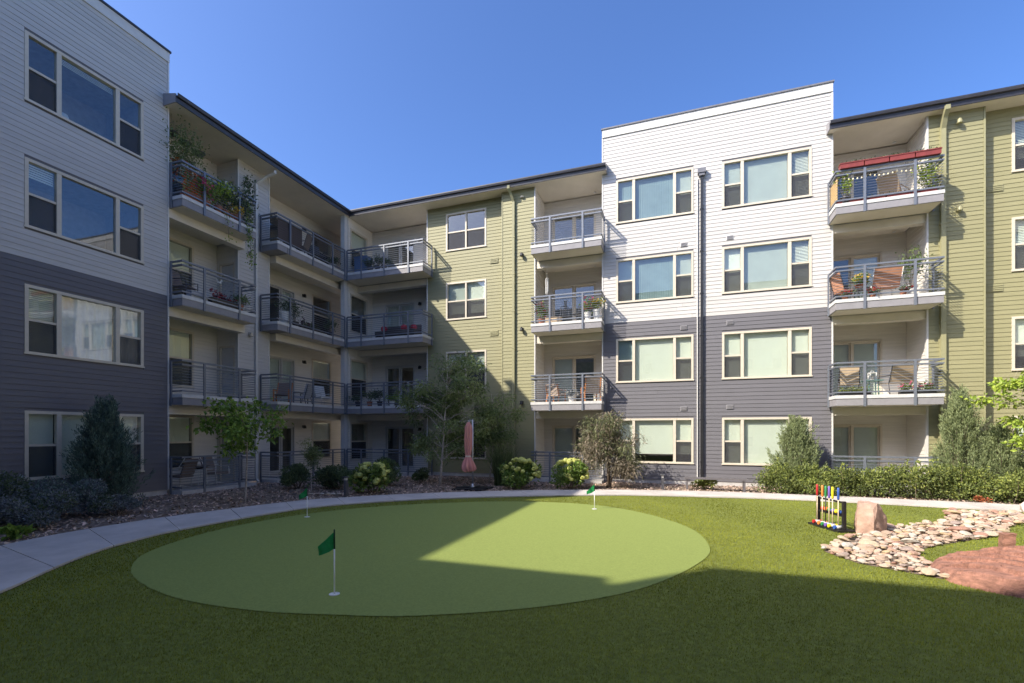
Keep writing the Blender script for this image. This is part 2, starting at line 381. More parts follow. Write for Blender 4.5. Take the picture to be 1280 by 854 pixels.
# ------------------------------------------------------------------ ground
M_SOIL = mat('soil', (.16, .12, .085), rough=.95, var=.2, scale=3, bump=.5, bscale=30)
M_TURF = mat('turf_backing', (.15, .175, .025), rough=.95, var=.18, scale=14, bump=.8, bscale=220)
M_BLADE = mat('turf_blade', (.23, .255, .03), rough=.65, var=.12, scale=1.2, island=.22, translu=.4, spec=.25)
M_PUTT = mat('putting_turf', (.235, .285, .08), rough=.95, var=.07, scale=38, bump=.8, bscale=260, spec=.15)
M_MULCH = mat('mulch', (.26, .19, .14), rough=.95, var=.25, scale=16, bump=.9, bscale=60, col2=(.13, .09, .07))
M_CHIP = mat('wood_chip', (.44, .33, .245), rough=.9, var=.25, scale=9, island=.55)
M_PATH = mat('path_concrete', (.48, .44, .405), rough=.9, var=.09, scale=1.1, bump=.3, bscale=120)
def sheet(name, poly, z, m, kind='structure', parent=None):
    b = MB(); b.add([(p[0], p[1], z) for p in poly], [tuple(range(len(poly)))])
    o = b.build(name, m, parent)
    if parent is None: tag(o, kind=kind)
    return o
g = 500; sheet('ground', [(-g, -g), (g, -g), (g, g), (-g, g)], -.03, M_SOIL)
LAWN = list(NEAR)+[(14, -3.6), (-5, -3.6)]
sheet('lawn', LAWN, 0.0, M_TURF)
MUL = list(FAR)+[(15, 20), (-16.3, 20), (-16.3, -2)]
sheet('mulch_bed', MUL, .004, M_MULCH)
sheet('putting_green', GREENC, .010, M_PUTT)
# walkway: slabs with joints
NS = 27; K = 6
pn, pf = resample(NEAR, NS*K+1), resample(FAR, NS*K+1)
path = sheet('path', list(pn)+list(pf[::-1]), .008, M_SOIL)
for i in range(NS):
    s = slice(i*K, i*K+K+1); A = pn[s].copy(); B = pf[s].copy()
    for arr in (A, B):
        d0 = arr[1]-arr[0]; d1 = arr[-1]-arr[-2]; arr[0] += d0/np.linalg.norm(d0)*.007; arr[-1] -= d1/np.linalg.norm(d1)*.007
    ring = list(A)+list(B[::-1]); n = len(ring); zt = .042+random.uniform(-.002, .002)
    b = MB(); vs = [(p[0], p[1], .009) for p in ring]+[(p[0], p[1], zt) for p in ring]
    b.add(vs, [tuple(range(n, 2*n))]+[(j, (j+1) % n, n+(j+1) % n, n+j) for j in range(n)])
    b.build('path_slab', M_PATH, path)

def leaf_mesh(name, P, D, L, Wd, m, parent=None, droop=.0, kind=None, fold=.25, rng=RNG, mi=None):
    """one kite-shaped, slightly folded leaf (2 quads->4 corners) per point P, growing along D"""
    N = len(P); P = np.asarray(P, float); D = np.asarray(D, float); D /= np.linalg.norm(D, axis=1)[:, None]+1e-9
    rv = rng.normal(size=(N, 3)); S = np.cross(D, rv); S /= np.linalg.norm(S, axis=1)[:, None]+1e-9
    Nn = np.cross(S, D)
    L = (np.ones(N)*L if np.isscalar(L) else L)*rng.uniform(.7, 1.25, N); Wd = Wd*rng.uniform(.75, 1.2, N)
    mid = P+D*(L*.45)[:, None]; tip = P+D*L[:, None]-np.array([0, 0, 1])*(L*droop)[:, None]
    a = mid+S*(Wd*.5)[:, None]+Nn*(Wd*fold)[:, None]; c = mid-S*(Wd*.5)[:, None]+Nn*(Wd*fold)[:, None]
    V = np.stack([P, a, tip, c], 1).reshape(-1, 3)
    Q = np.arange(4*N).reshape(-1, 4)
    o = npmesh(name, V, Q, m, parent, mi=mi)
    if kind: tag(o, kind=kind)
    return o
# artificial turf blades (one stuff object)
lp = np.array(LAWN); lp_in = lp
def scatter(poly, dens_fn, box, n):
    P = np.c_[RNG.uniform(box[0], box[1], n), RNG.uniform(box[2], box[3], n)]
    keep = RNG.random(n) < dens_fn(P); P = P[keep]; return P[inpoly(P, poly)]
def turf():
    th = .335
    box = (-9.6, 9.2, 1.6, 15.5); A = (box[1]-box[0])*(box[3]-box[2]); n = int(A*5200)
    def dens(P):
        d = np.hypot(P[:, 0], P[:, 1]); fw = -np.sin(th)*P[:, 0]+np.cos(th)*P[:, 1]; rt = np.cos(th)*P[:, 0]+np.sin(th)*P[:, 1]
        vis = (np.abs(rt) < fw*1.22+.6) & (fw > 2.6)
        return np.clip((4.4/np.maximum(d, 2.5))**1.7, .10, 1)*vis
    P = scatter(lp, dens, box, n)
    P = P[~inpoly(P, np.array(GREENC))]; P = P[~inpoly(P, BED)]
    N = len(P); d = np.hypot(P[:, 0], P[:, 1]); sc = np.clip(d/5.0, .9, 2.2)
    ang = RNG.uniform(0, 2*math.pi, N); lean = RNG.uniform(.1, .95, N); h = RNG.uniform(.014, .027, N); w = .0026*sc
    # brushed grain: blades lean in slowly turning directions
    ang = np.where(RNG.random(N) < .55, ang, np.sin(P[:, 0]*1.3+P[:, 1]*.7)*1.2+RNG.normal(0, .5, N))
    dx, dy = np.cos(ang), np.sin(ang)
    b = np.c_[P, np.zeros(N)]; s = np.c_[-dy, dx, np.zeros(N)]*w[:, None]
    tip = b+np.c_[dx*h*lean, dy*h*lean, h]*np.minimum(sc, 1.25)[:, None]
    V = np.stack([b-s, b+s, tip], 1).reshape(-1, 3)
    o = npmesh('turf_blades', V, np.arange(3*N).reshape(-1, 3), M_BLADE, k=3)
    tag(o, 'short green artificial turf blades covering the lawn', 'grass', kind='stuff')
turf()
def chips():
    box = (-15.0, 10, 2, 18.7); n = 46000
    P = np.c_[RNG.uniform(box[0], box[1], n), RNG.uniform(box[2], box[3], n)]
    P = P[inpoly(P, np.array(MUL))]; P = P[(P[:, 0] < -1) | (P[:, 1] > 15)]
    n = len(P); a = RNG.uniform(0, 6.28, n); L = RNG.uniform(.02, .055, n); w = RNG.uniform(.008, .02, n); t = RNG.normal(0, .35, n); z = RNG.uniform(.008, .035, n)
    c = np.c_[P, z]; u = np.c_[np.cos(a)*np.cos(t), np.sin(a)*np.cos(t), np.sin(t)]*L[:, None]; v = np.c_[-np.sin(a), np.cos(a), RNG.normal(0, .3, n)]*w[:, None]
    V = np.stack([c-u-v, c+u-v, c+u+v, c-u+v], 1).reshape(-1, 3)
    tag(npmesh('wood_chips', V, np.arange(4*n).reshape(-1, 4), M_CHIP), 'brown shredded wood chips spread over the planting beds', 'mulch', kind='stuff')
chips()
# ------------------------------------------------------------------ buildings
FL = [.12, 3.14, 6.24, 9.34]               # deck levels
WZ = [(.782+3.1*i, 2.482+3.1*i) for i in range(4)]
TZ = 6.25; PZ = 13.87; EZ = 12.32; SOF = 12.10; FB = .16
SL = .22
EX, EY = -14.47, 18.35                     # eave lines of the two wings
# ---- wing along the left (faces +X)
LW = empty('apartment_building', (-16, 6, 0), 'shaded apartment wing, white over charcoal siding, with a balcony full of flowers', 'building')
FLk = Frame('L', -15.03); FPier = Frame('L', -15.38); FRc = Frame('L', -16.47)
ops = []
styles = {3: ('---', 0), 2: ('---', 0), 1: ('hcc', 1), 0: ('rrr', 1)}
for i, (z0, z1) in enumerate(WZ):
    for a0 in (6.93, 2.75):
        bl = ['rrr', 'hcc', 'h--', '-h-'][i]
        ops.append(window(FLk, a0, a0+2.72, z0, z1, 'triple', LW, blinds=bl, drop=[1, 1, .22, .1][i], side=.66))
wall(FLk, 2.3, 10.35, FB, 13.53, ops, [(TZ, M_GREY), (99, M_WHITE)], LW, indiv=(6.0, 10.4))
MB().fbox(FLk, 2.28, 10.40, -.02, .05, 13.531, PZ-.04).build('parapet_band', M_WTRIM, LW)
MB().fbox(FLk, 2.25, 10.43, -.3, .085, PZ-.039, PZ+.02).build('coping', M_GUTTER, LW)
MB().box(-15.36, -15.155, 10.23, 10.35, 12.2, 13.53).build('parapet_return', M_WHITE, LW)
MB().fbox(FLk, 10.352, 10.40, -.125, .03, FB, 13.53).build('corner_board', M_WTRIM, LW)
MB().fbox(FLk, 2.3, 10.35, -.2, -.0, -.1, FB-.003).build('foundation', M_CONC, LW)
MB().box(-24, -15.15, 2.3, 10.3, 13.2, 13.3).build('roof', M_ROOF, LW)
MB().box(-23, -15.15, 2.31, 2.42, 0, 13.5).build('end_wall', M_WHITE, LW)
# recess 1 (Y 10.35..13.2), pier, recess 2 (14.54..20.2)
def recess(F, a0, a1, depth, parent, ops, top=SOF, sides=(True, True), side_op=((), ()), back=True, fronts=None):
    """back wall, side walls with siding"""
    Fb = F.off(-depth); pl = Fb.p
    if back: wall(Fb, a0, a1, .1, top, ops, [(99, M_BEIGE)], parent, name='recess_wall', split=False)
    o = {'B': ('L', 'E'), 'L': ('S', 'B')}[F.k]      # frames of the low-a side (faces +a) and the high-a side (faces -a)
    fronts = fronts or (F.p, F.p)
    for k, on in enumerate(sides):
        sg = 1 if Fb.p > F.p else -1; span = sorted((fronts[k]+sg*.122, Fb.p))
        if on: wall(Frame(o[k], (a0, a1)[k]), span[0], span[1], .1, top, list(side_op[k]), [(99, M_BEIGE)], parent, name='side_wall', split=False)
b1 = []
for i in range(4):
    b1.append(window(FRc, 10.72, 12.28, FL[i]+(.55 if i == 0 else .42), FL[i]+2.42, 'hung', LW, blinds='r', drop=[.95, 1, .8, .3][i], room=True))
dops = []
for i in range(4):
    z = FL[i]; dops.append((-16.32, -15.55, z, z+2.06))
recess(Frame('L', -15.03), 10.35, 13.2, 1.44, LW, b1, side_op=((), dops), fronts=(-15.03, -15.38))
FS = Frame('B', 13.2)
for i in range(4):
    z = FL[i]; e = MB(); e.fbox(FS, -16.32, -16.25, -.08, .03, z, z+2.06).fbox(FS, -15.62, -15.55, -.08, .03, z, z+2.06).fbox(FS, -16.25, -15.62, -.08, .03, z+1.99, z+2.06)
    d = e.build('closet_door', M_TRIM, LW)
    MB().fbox(FS, -16.25, -15.62, -.07, -.03, z, z+1.99).build('door_leaf', M_DOOR, d)
    MB().tube([FS.pt(-15.70, -.03, z+.98), FS.pt(-15.70, .03, z+.98), FS.pt(-15.79, .03, z+.98)], .011).build('handle', M_RAIL, d)
wall(FPier, 13.2, 14.54, FB-.1, SOF, [], [(99, M_WHITE)], LW, name='pier', split=False)
MB().fbox(FPier, 13.15, 13.199, -.05, .03, FB-.1, SOF).build('corner_board', M_WTRIM, LW)
MB().fbox(FPier, 14.541, 14.60, -.10, .03, FB-.1, SOF).build('corner_board', M_WTRIM, LW)
b2 = []
for i in range(4):
    b2.append(window(FRc, 15.55, 17.05, FL[i]+.02, FL[i]+2.12, 'slider', LW, blinds=['--', 'vv', '-v', '--'][i], trim=M_DOOR))
    b2.append(window(FRc, 18.12, 19.45, FL[i]+.55, FL[i]+2.35, 'hung', LW, blinds=['r', 'r', '-', '-'][i], drop=.55))
wall(FRc, 14.54, 20.3, .1, SOF, b2, [(99, M_BEIGE)], LW, name='recess_wall', split=False)
wall(Frame('S', 14.54), -16.47, -15.38, .1, SOF, [], [(99, M_BEIGE)], LW, name='side_wall', split=False)
# decks and headers of the left wing
BX = -14.46
FDk = Frame('L', -16.47); OF = 16.47-14.46
for i in range(4):
    z = FL[i]
    for (a0, a1) in ((10.42, 13.16), (14.1, 18.1)):
        s = slab(FDk, a0, a1, .0, OF, z, LW, ground=(i == 0)) if a0 < 12 else slab(FDk, 14.62, 18.1, .0, OF, z, LW, ground=(i == 0))
        if a0 > 12:
            MB().box(-16.47, -14.96, 18.101, 20.29, z-.3 if i else -.05, z).build('deck_corner', M_NOSE if i else M_CONC, s)
            if i: MB().box(-15.35, -14.46, 14.12, 14.619, z-.105, z).build('deck_end', M_NOSE, s); MB().box(-15.35, -14.48, 14.14, 14.62, z-.33, z-.106).build('deck_end_fascia', M_FASCIA, s)
            else: MB().box(-15.35, -14.46, 14.12, 14.619, -.05, z).build('deck_end', M_CONC, s)
            pts = [(-15.30, 14.12), (BX-.03, 14.12), (BX-.03, 18.04)]
            posts = [((-15.26, 14.12), (0, -1), True), ((BX-.03, 14.75), (1, 0), True), ((BX-.03, 16.0), (1, 0), True), ((BX-.03, 17.2), (1, 0), True), ((BX-.03, 18.0), (1, 0), True)]
        else:
            pts = [(-15.0, 10.44), (BX-.03, 10.44), (BX-.03, 13.13), (-15.32, 13.13)]
            posts = [((-14.93, 10.44), (0, -1), True), ((BX-.03, 11.15), (1, 0), True), ((BX-.03, 12.45), (1, 0), True), ((-15.2, 13.13), (0, 1), True)]
        railing(pts, z, s, posts)
        if i:   # header beam under the deck
            if a0 < 12: MB().box(-15.36, -15.05, 10.36, 13.19, z-.62, z-.345).build('header', M_SOFFIT, LW)
            else: MB().box(-15.36, -15.05, 14.62, 18.9, z-.62, z-.345).build('header', M_SOFFIT, LW)
# corner column
MB().box(-14.83, -14.61, 18.18, 18.40, .0, SOF).build('column', M_WTRIM, LW)
downspout(FPier, 13.92, .075, 0, 11.55, M_WTRIM, LW, elbow=(.22, .70, .5), w=.038)
for i in range(3): wall_light(FPier, 13.65, .022, FL[i+1]-.55, M_TRIM, LW)
wall_light(FRc, 13.0-.35, .022, FL[3]+2.0, M_RAIL, LW)
for i in range(4): wall_light(FRc, 17.55, .022, FL[i]+2.1, M_BLACK, LW)
# roof: sloping slab with gutter and soffit
def roof_piece(poly_edge, name, parent):
    pass
def wing_roof(parent, kind, a0, a1, m0=False, m1=False, depth=8.0):
    """eave along a; m0/m1: mitred inner corner at that end"""
    P = []
    F = Frame('L', EX) if kind == 'L' else Frame('B', EY) if kind == 'B' else Frame('S', SY)
    e0 = (lambda d: a0-d) if m0 else (lambda d: a0); e1 = (lambda d: a1+d) if m1 else (lambda d: a1)
    b = MB(); t = .16
    for z in (0, -t):
        b.add([F.pt(e0(.02), -.02, EZ+z), F.pt(e1(.02), -.02, EZ+z), F.pt(e1(depth), -depth, EZ+z+SL*depth), F.pt(e0(depth), -depth, EZ+z+SL*depth)], [(0, 1, 2, 3)])
    b.add([F.pt(a0, -.02, EZ), F.pt(a0, -.02, EZ-t), F.pt(e0(depth), -depth, EZ+SL*depth-t), F.pt(e0(depth), -depth, EZ+SL*depth)], [(0, 1, 2, 3)])
    b.add([F.pt(a1, -.02, EZ), F.pt(a1, -.02, EZ-t), F.pt(e1(depth), -depth, EZ+SL*depth-t), F.pt(e1(depth), -depth, EZ+SL*depth)], [(0, 1, 2, 3)])
    r = b.build('roof', M_GUTTER, parent)
    s = MB(); s.add([F.pt(a0, -.03, SOF+.0), F.pt(a1, -.03, SOF), F.pt(e1(3.2), -3.2, SOF+.06), F.pt(e0(3.2), -3.2, SOF+.06)], [(0, 1, 2, 3)])
    s.build('soffit', M_SOFFIT, r)
    g = MB(); prof = [(-.03, SOF-.01), (.0, SOF-.01), (.015, EZ-.10), (.085, EZ-.085), (.105, EZ-.02), (.105, EZ+.012), (.09, EZ+.012), (.085, EZ-.06), (-.03, EZ-.07)]
    vs = []
    for (o, z) in prof: vs.append(F.pt((a0+max(o, -.03)) if m0 else a0, o, z))
    for (o, z) in prof: vs.append(F.pt((a1-max(o, -.03)) if m1 else a1, o, z))
    n = len(prof); g.add(vs, [(j, (j+1) % n, n+(j+1) % n, n+j) for j in range(n)]+[tuple(range(n)), tuple(range(2*n-1, n-1, -1))])
    g.build('gutter', M_GUTTER, r)
    return r, F
rL, FE = wing_roof(LW, 'L', 10.22, EY, m1=True)
MB().add([(-15.10, 10.218, EZ+.02+.14), (EX, 10.218, EZ+.02), (EX, 10.218, SOF-.02), (-15.10, 10.218, SOF-.02), (-15.10, 10.25, EZ+.02+.14), (EX, 10.25, EZ+.02), (EX, 10.25, SOF-.02), (-15.10, 10.25, SOF-.02)],
         [(0,1,2,3),(7,6,5,4),(0,4,5,1),(1,5,6,2),(2,6,7,3),(3,7,4,0)]).build('rake_board', M_FASCIA, rL)
SY = -4.2
r2, _ = wing_roof(LW, 'L', SY, 2.42, m0=True)
wall(FPier, -4.5, 2.3, 0, SOF, [], [(99, M_GREEN)], LW, name='wall', split=False)

# ---- wing along the back (faces -Y)
BW = empty('apartment_building', (0, 20, 0), 'sunlit apartment wing with olive green siding and a tall white and grey block', 'building')
FW = Frame('B', 18.70); FG = Frame('B', 19.05)
ops = []
bl = {0: ('rrr', 'rrr'), 1: ('trr', 'rrr'), 2: ('ttg', 'rgh'), 3: ('ttg', 'ggh')}
for i, (z0, z1) in enumerate(WZ):
    ops.append(window(FW, -2.20, .62, z0, z1, 'triple', BW, blinds=bl[i][0], drop=1 if i else .82))
    ops.append(window(FW, 1.59, 4.42, z0, z1, 'triple', BW, blinds=bl[i][1], drop=[1, 1, 1, .97][i]))
wall(FW, -2.70, 5.0, FB, 13.53, ops, [(TZ, M_GREY), (99, M_WHITE)], BW, indiv=(-3, 6))
MB().fbox(FW, -2.74, 5.04, -.02, .05, 13.531, PZ-.04).build('parapet_band', M_WTRIM, BW)
MB().fbox(FW, -2.77, 5.07, -.3, .085, PZ-.039, PZ+.015).build('coping', M_COPING, BW)
for x in (-2.75, 5.002): MB().fbox(FW, x, x+.048, -.10, .028, FB, 13.53).build('corner_board', M_WTRIM, BW)
for x in (-2.70, 4.88): MB().box(x, x+.12, 18.82, 24, FB, 13.53).build('block_side_wall', M_WHITE, BW)
MB().fbox(FW, -2.70, 5.0, -.2, -.005, -.1, FB-.003).build('foundation', M_CONC, BW)
MB().box(-2.6, 4.9, 18.83, 26, 13.2, 13.3).build('block_roof', M_ROOF, BW)
# rainwater pipes between the window columns
d = downspout(FW, .90, .085, .05, 11.45, M_BLACK, BW, w=.04)
MB().fbox(FW, .76, 1.04, .025, .2, 11.46, 11.62).fbox(FW, .80, 1.0, .025, .17, 11.36, 11.459).build('collector_head', M_COPING, d)
MB().tube([FW.pt(.755, .05, .05), FW.pt(.755, .05, 11.3)], .022, n=6).build('conduit', M_WTRIM, BW)
for a, zs in ((.28, (8.9+.05, 5.85, 2.83)), (1.85, (9.0, 5.92, 2.87))):
    for z in zs: vent(FW, a, z, M_WTRIM if z > TZ else M_FASCIA, BW, w=.24)
# green parts
gops = []
for i, (z0, z1) in enumerate(WZ): gops.append(window(FG, -9.77, -7.81, z0, z1-.02, 'quad', BW, blinds=['--', 'rg', 'gr', '--'][i], drop=.86))
wall(FG, -10.70, -6.92, FB, SOF, gops, [(99, M_GREEN)], BW)
wall(FW, -6.92, -5.53, FB, SOF, [], [(99, M_GREEN)], BW, split=False)
MB().box(-6.92, -6.80, 18.82, 19.05, FB, SOF).build('strip_side', M_GREEN, BW)
MB().fbox(FW, -6.965, -6.925, -.30, .03, FB, SOF).build('corner_board', M_GTRIM, BW)
MB().fbox(FW, -5.528, -5.48, -.10, .03, FB, SOF).build('corner_board', M_WTRIM, BW)
MB().fbox(FG, -10.75, -10.702, -.10, .03, FB, SOF).build('corner_board', M_WTRIM, BW)
MB().fbox(FG, -10.7, -6.93, -.2, -.005, -.1, FB-.003).build('foundation', M_CONC, BW)
MB().fbox(FW, -6.92, -5.53, -.2, -.005, -.1, FB-.003).build('foundation', M_CONC, BW)
gops = []
for i, (z0, z1) in enumerate(WZ): gops.append(window(FG, 9.92, 11.9, z0, z1-.02, 'quad', BW, blinds=['rr', 'rr', 'hh', 'hh'][i], drop=.75 if i != 2 else .96))
wall(FW, 7.67, 9.06, FB, SOF, [], [(99, M_GREEN)], BW, split=False)
wall(FG, 9.06, 15.5, FB, SOF, gops, [(99, M_GREEN)], BW)
MB().fbox(FW, 9.062, 9.11, -.30, .03, FB, SOF).build('corner_board', M_GTRIM, BW)
MB().fbox(FW, 7.62, 7.668, -.10, .03, FB, SOF).build('corner_board', M_WTRIM, BW)
MB().fbox(FW, 7.67, 9.06, -.2, -.005, -.1, FB-.003).build('foundation', M_CONC, BW)
MB().fbox(FG, 9.07, 15.5, -.2, -.005, -.1, FB-.003).build('foundation', M_CONC, BW)
downspout(FW, -6.42, .07, 0, 11.6, M_GTRIM, BW, elbow=(-.12, .30, .55), w=.05)
downspout(FW, 8.02, .07, 0, 11.6, M_GTRIM, BW, elbow=(-.02, .30, .55), w=.06)
for z in (9.35+.05, 6.25): vent(FG, -7.45, z, M_GTRIM, BW, w=.38, h=.24)
for z in (9.65, 6.5, 3.45): vent(FG, 9.5, z, M_GTRIM, BW, w=.42, h=.24)
for z in (11.75,): MB().lathe([(.07, -.02), (.09, .0), (.07, .02)], FW.pt(-6.05, .05, z), 12).build('wall_sensor', M_WTRIM, BW)
for z in (9.35, 6.25, 3.2):
    wall_light(FW, -6.05, .022, z, M_BLACK, BW)
for z in (11.75, 9.0): wall_light(FW, 8.42, .022, z, M_GTRIM, BW)
# mid bay and right bay
for (a0, a1, d0, d1, nm) in ((-5.53, -2.70, -5.15, -3.22, 'm'), (5.0, 7.67, 5.12, 6.95, 'r')):
    o = []
    for i in range(4): o.append(window(FW.off(-1.5), d0, d1, FL[i]+.02, FL[i]+2.12, 'slider', BW, blinds={'m': ['v-', 'v-', '--', '--'], 'r': ['vv', 'vv', '-v', '--']}[nm][i], trim=M_TRIM))
    recess(FW, a0, a1, 1.5, BW, o)
    for i in range(4):
        z = FL[i]; L_, R_ = (a0+.10, a1+.07) if nm == 'm' else (a0-.12, a1-.02+.08)
        FO = FW.off(-1.5); s = slab(FO, a0+.02, a1-.02, 0, 1.5, z, BW, ground=(i == 0))
        if i:
            t = MB().fbox(FW, L_, R_, .03, .87, z-.105, z).build('deck_front', M_NOSE, s)
            MB().fbox(FW, L_+.02, R_-.02, .03, .85, z-.33, z-.106).build('deck_front_fascia', M_FASCIA, s)
            MB().fbox(FW, L_+.06, R_-.06, .03, .81, z-.342, z-.331).build('underside', M_SOFFIT, s)
            MB().fbox(FW, a0+.03, a1-.03, -.30, -.03, z-.62, z-.345).build('header', M_SOFFIT, BW)
        else: MB().fbox(FW, L_, R_, 0.001, .87, -.05, z).build('patio_slab', M_CONC, s)
        y = 18.70-.87+.03
        pts = [(L_+.03, 18.62), (L_+.03, y), (R_-.03, y), (R_-.03, 18.62)]
        posts = [((L_+.03, 18.55), (-1, 0), True), ((L_+.28*(R_-L_), y), (0, -1), True), ((L_+.74*(R_-L_), y), (0, -1), True), ((R_-.03, 18.55), (1, 0), True)]
        railing(pts, z, s, posts)
    for i in range(4): MB().lathe([(.06, 0), (.06, .02), (.03, .04)], FW.off(-1.5).pt(a1-.5, .4, FL[i]+2.66), 10).build('ceiling_light', M_WTRIM, BW)
# corner bay (X -14.6 .. -10.7): partition with windows, back wall with doors, decks
FPt = Frame('L', -14.6); FCb = Frame('B', 20.3); po = []; co = []
for i in range(4):
    po.append(window(FPt, 18.55, 19.86, FL[i]+.5, FL[i]+2.3, 'hung', BW, blinds=['-', 'r', '-', 'r'][i], drop=.5 if i != 3 else 1, room=False))
    co.append(window(FCb, -13.82, -12.15, FL[i]+.02, FL[i]+2.12, 'slider', BW, blinds=['--', '--', 'vv', '--'][i], trim=M_DOOR))
wall(FPt, 18.42, 20.3, .1, SOF, po, [(99, M_BEIGE)], BW, name='partition', split=False, thick=.2)
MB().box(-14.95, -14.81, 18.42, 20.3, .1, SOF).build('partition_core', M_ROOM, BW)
wall(FCb, -14.6, -10.7, .1, SOF, co, [(99, M_BEIGE)], BW, name='recess_wall', split=False)
wall(Frame('E', -10.7), 19.17, 20.3, .1, SOF, [], [(99, M_BEIGE)], BW, name='side_wall', split=False)
for i in range(4):
    z = FL[i]; yf = 18.10; xr = -10.42
    if i:
        s = MB().box(-14.455, xr, yf, 20.29, z-.105, z).build('balcony', M_NOSE, BW)
        MB().box(-14.475, xr-.02, yf+.02, 20.29, z-.33, z-.106).build('fascia', M_FASCIA, s)
        MB().box(-14.46, xr-.06, yf+.06, 19.0, z-.342, z-.331).build('underside', M_SOFFIT, s)
        MB().box(-14.58, -10.72, 19.08, 19.4, z-.62, z-.345).build('header', M_SOFFIT, BW)
    else: s = MB().box(-14.455, xr, yf, 20.29, -.05, z).build('patio_slab', M_CONC, BW)
    pts = [(-14.42, yf+.03), (xr-.03, yf+.03), (xr-.03, 18.98)]
    posts = [((-14.40, yf+.03), (0, -1), True), ((-13.62, yf+.03), (0, -1), True), ((-12.40, yf+.03), (0, -1), True), ((-11.15, yf+.03), (0, -1), True), ((xr-.03, 18.9), (1, 0), True)]
    railing(pts, z, s, posts)
    wall_light(FCb, -11.8, .022, z+2.0, M_BLACK, BW)
rB, _ = wing_roof(BW, 'B', EX, -2.55, m0=True)
rB2, _ = wing_roof(BW, 'B', 4.86, 15.5)
for r_, x in ((rB, -2.55), (rB2, 4.86)):
    x0, x1 = x-.012, x+.012
    MB().add([(x0, 18.75, EZ+.15), (x0, EY, EZ+.02), (x0, EY, SOF-.02), (x0, 18.75, SOF-.02), (x1, 18.75, EZ+.15), (x1, EY, EZ+.02), (x1, EY, SOF-.02), (x1, 18.75, SOF-.02)],
             [(0,1,2,3),(7,6,5,4),(0,4,5,1),(1,5,6,2),(2,6,7,3),(3,7,4,0)]).build('rake_board', M_FASCIA, r_)
MB().box(-16.6, 15.5, 22.3, 22.4, 0, 13.0).build('rear_wall', M_BEIGE, BW)
MB().box(15.5, 15.62, 18.9, 26, 0, 12.0).build('end_wall', M_GREEN, BW)
# ---- wing behind the viewer (faces +Y), casts the shade over the near lawn
SW = empty('apartment_building', (0, -6, 0), 'apartment wing closing the shaded side of the courtyard lawn, its siding made all white to bounce light', 'building')
FSo = Frame('S', -4.52); so_ = []
for i, (z0, z1) in enumerate(WZ):
    for a0 in (-9.5, -4.6, .3, 5.2, 10.1): so_.append(window(FSo, a0, a0+2.72, z0, z1, 'triple', SW, blinds='rrr', room=False))
wall(FSo, -11.6, 15, FB, PZ, so_, [(99, M_WHITE)], SW, name='wall')  # siding white down to the ground, to bounce light into the shade
MB().fbox(FSo, -11.65, 15.05, -.3, .06, PZ, PZ+.05).build('coping', M_COPING, SW)
wall(Frame('S', -4.52), -15, -11.6, FB, SOF, [], [(99, M_GREEN)], SW, name='wall')
wing_roof(SW, 'S', EX, -11.5, m0=True)
MB().box(-11.6, 15, -12, -5.0, 13.2, 13.3).build('flat_roof', M_ROOF, SW)
# ---- unseen wing added on the far side (faces -X), bounces sunlight into the shade
EW = empty('apartment_building', (17, 7, 0), 'unseen white apartment wing added to bounce sunlight onto the lawn and the charcoal wing', 'building')
FEa = Frame('E', 15.75); eo = []
for i, (z0, z1) in enumerate(WZ):
    for a0 in (-3.2, 1.8, 6.8, 11.8): eo.append(window(FEa, a0, a0+2.72, z0, z1, 'triple', EW, blinds='rrr', room=False))
wall(FEa, -4.5, 18.9, FB, PZ, eo, [(99, M_WHITE)], EW, name='wall')
MB().fbox(FEa, -4.5, 18.9, -.3, .06, PZ, PZ+.05).build('coping', M_COPING, EW)
MB().fbox(FEa, -4.5, 18.9, -.2, -.005, -.1, FB-.003).build('foundation', M_CONC, EW)
MB().box(15.95, 22, -4.5, 18.9, 13.2, 13.3).build('flat_roof', M_ROOF, EW)
# ------------------------------------------------------------------ plants
def leafmat(name, col, island=.35, translu=.28, var=.1): return mat(name, col, rough=.55, var=var, scale=1.5, island=island, translu=translu, spec=.35)
L_TREE = leafmat('leaf_bright', (.17, .27, .045)); L_LOC = leafmat('leaf_locust', (.22, .27, .10)); L_LOC2 = leafmat('leaf_locust_dark', (.15, .205, .075))
L_JUN = leafmat('needle_dark', (.105, .16, .125), island=.4, translu=.1); L_JUN2 = leafmat('needle_light', (.20, .24, .11), island=.35, translu=.15)
L_BLUE = leafmat('leaf_blue_grey', (.165, .185, .195), island=.4, translu=.12); L_DARK = leafmat('leaf_dark', (.085, .125, .06), island=.4)
L_HYD = leafmat('leaf_hydrangea', (.13, .19, .05)); L_HEAD = leafmat('petal_lime', (.62, .64, .20), island=.2, translu=.3)
L_BRONZE = leafmat('leaf_bronze', (.24, .205, .145), island=.4); L_BRONZE2 = leafmat('leaf_bronze_green', (.15, .165, .08), island=.4)
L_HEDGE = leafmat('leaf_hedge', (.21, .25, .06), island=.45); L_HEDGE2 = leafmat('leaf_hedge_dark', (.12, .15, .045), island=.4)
L_LIME = leafmat('leaf_lime', (.27, .36, .05)); L_GRASS = leafmat('leaf_reed', (.10, .135, .05), island=.4)
L_RED = leafmat('petal_red', (.42, .03, .035), island=.3); L_ORA = leafmat('petal_orange', (.75, .17, .03), island=.3); L_PINK = leafmat('petal_pink', (.65, .10, .22), island=.3)
L_WHT = leafmat('petal_white', (.78, .76, .68), island=.1); L_YEL = leafmat('petal_yellow', (.7, .48, .06), island=.2); L_PUR = leafmat('leaf_purple', (.10, .035, .05), island=.4)
M_BARK = mat('bark_pale', (.36, .31, .26), rough=.9, var=.2, scale=20, bump=.6, bscale=60); M_BARKD = mat('bark_brown', (.16, .12, .09), rough=.95, var=.25, scale=18, bump=.6, bscale=50)
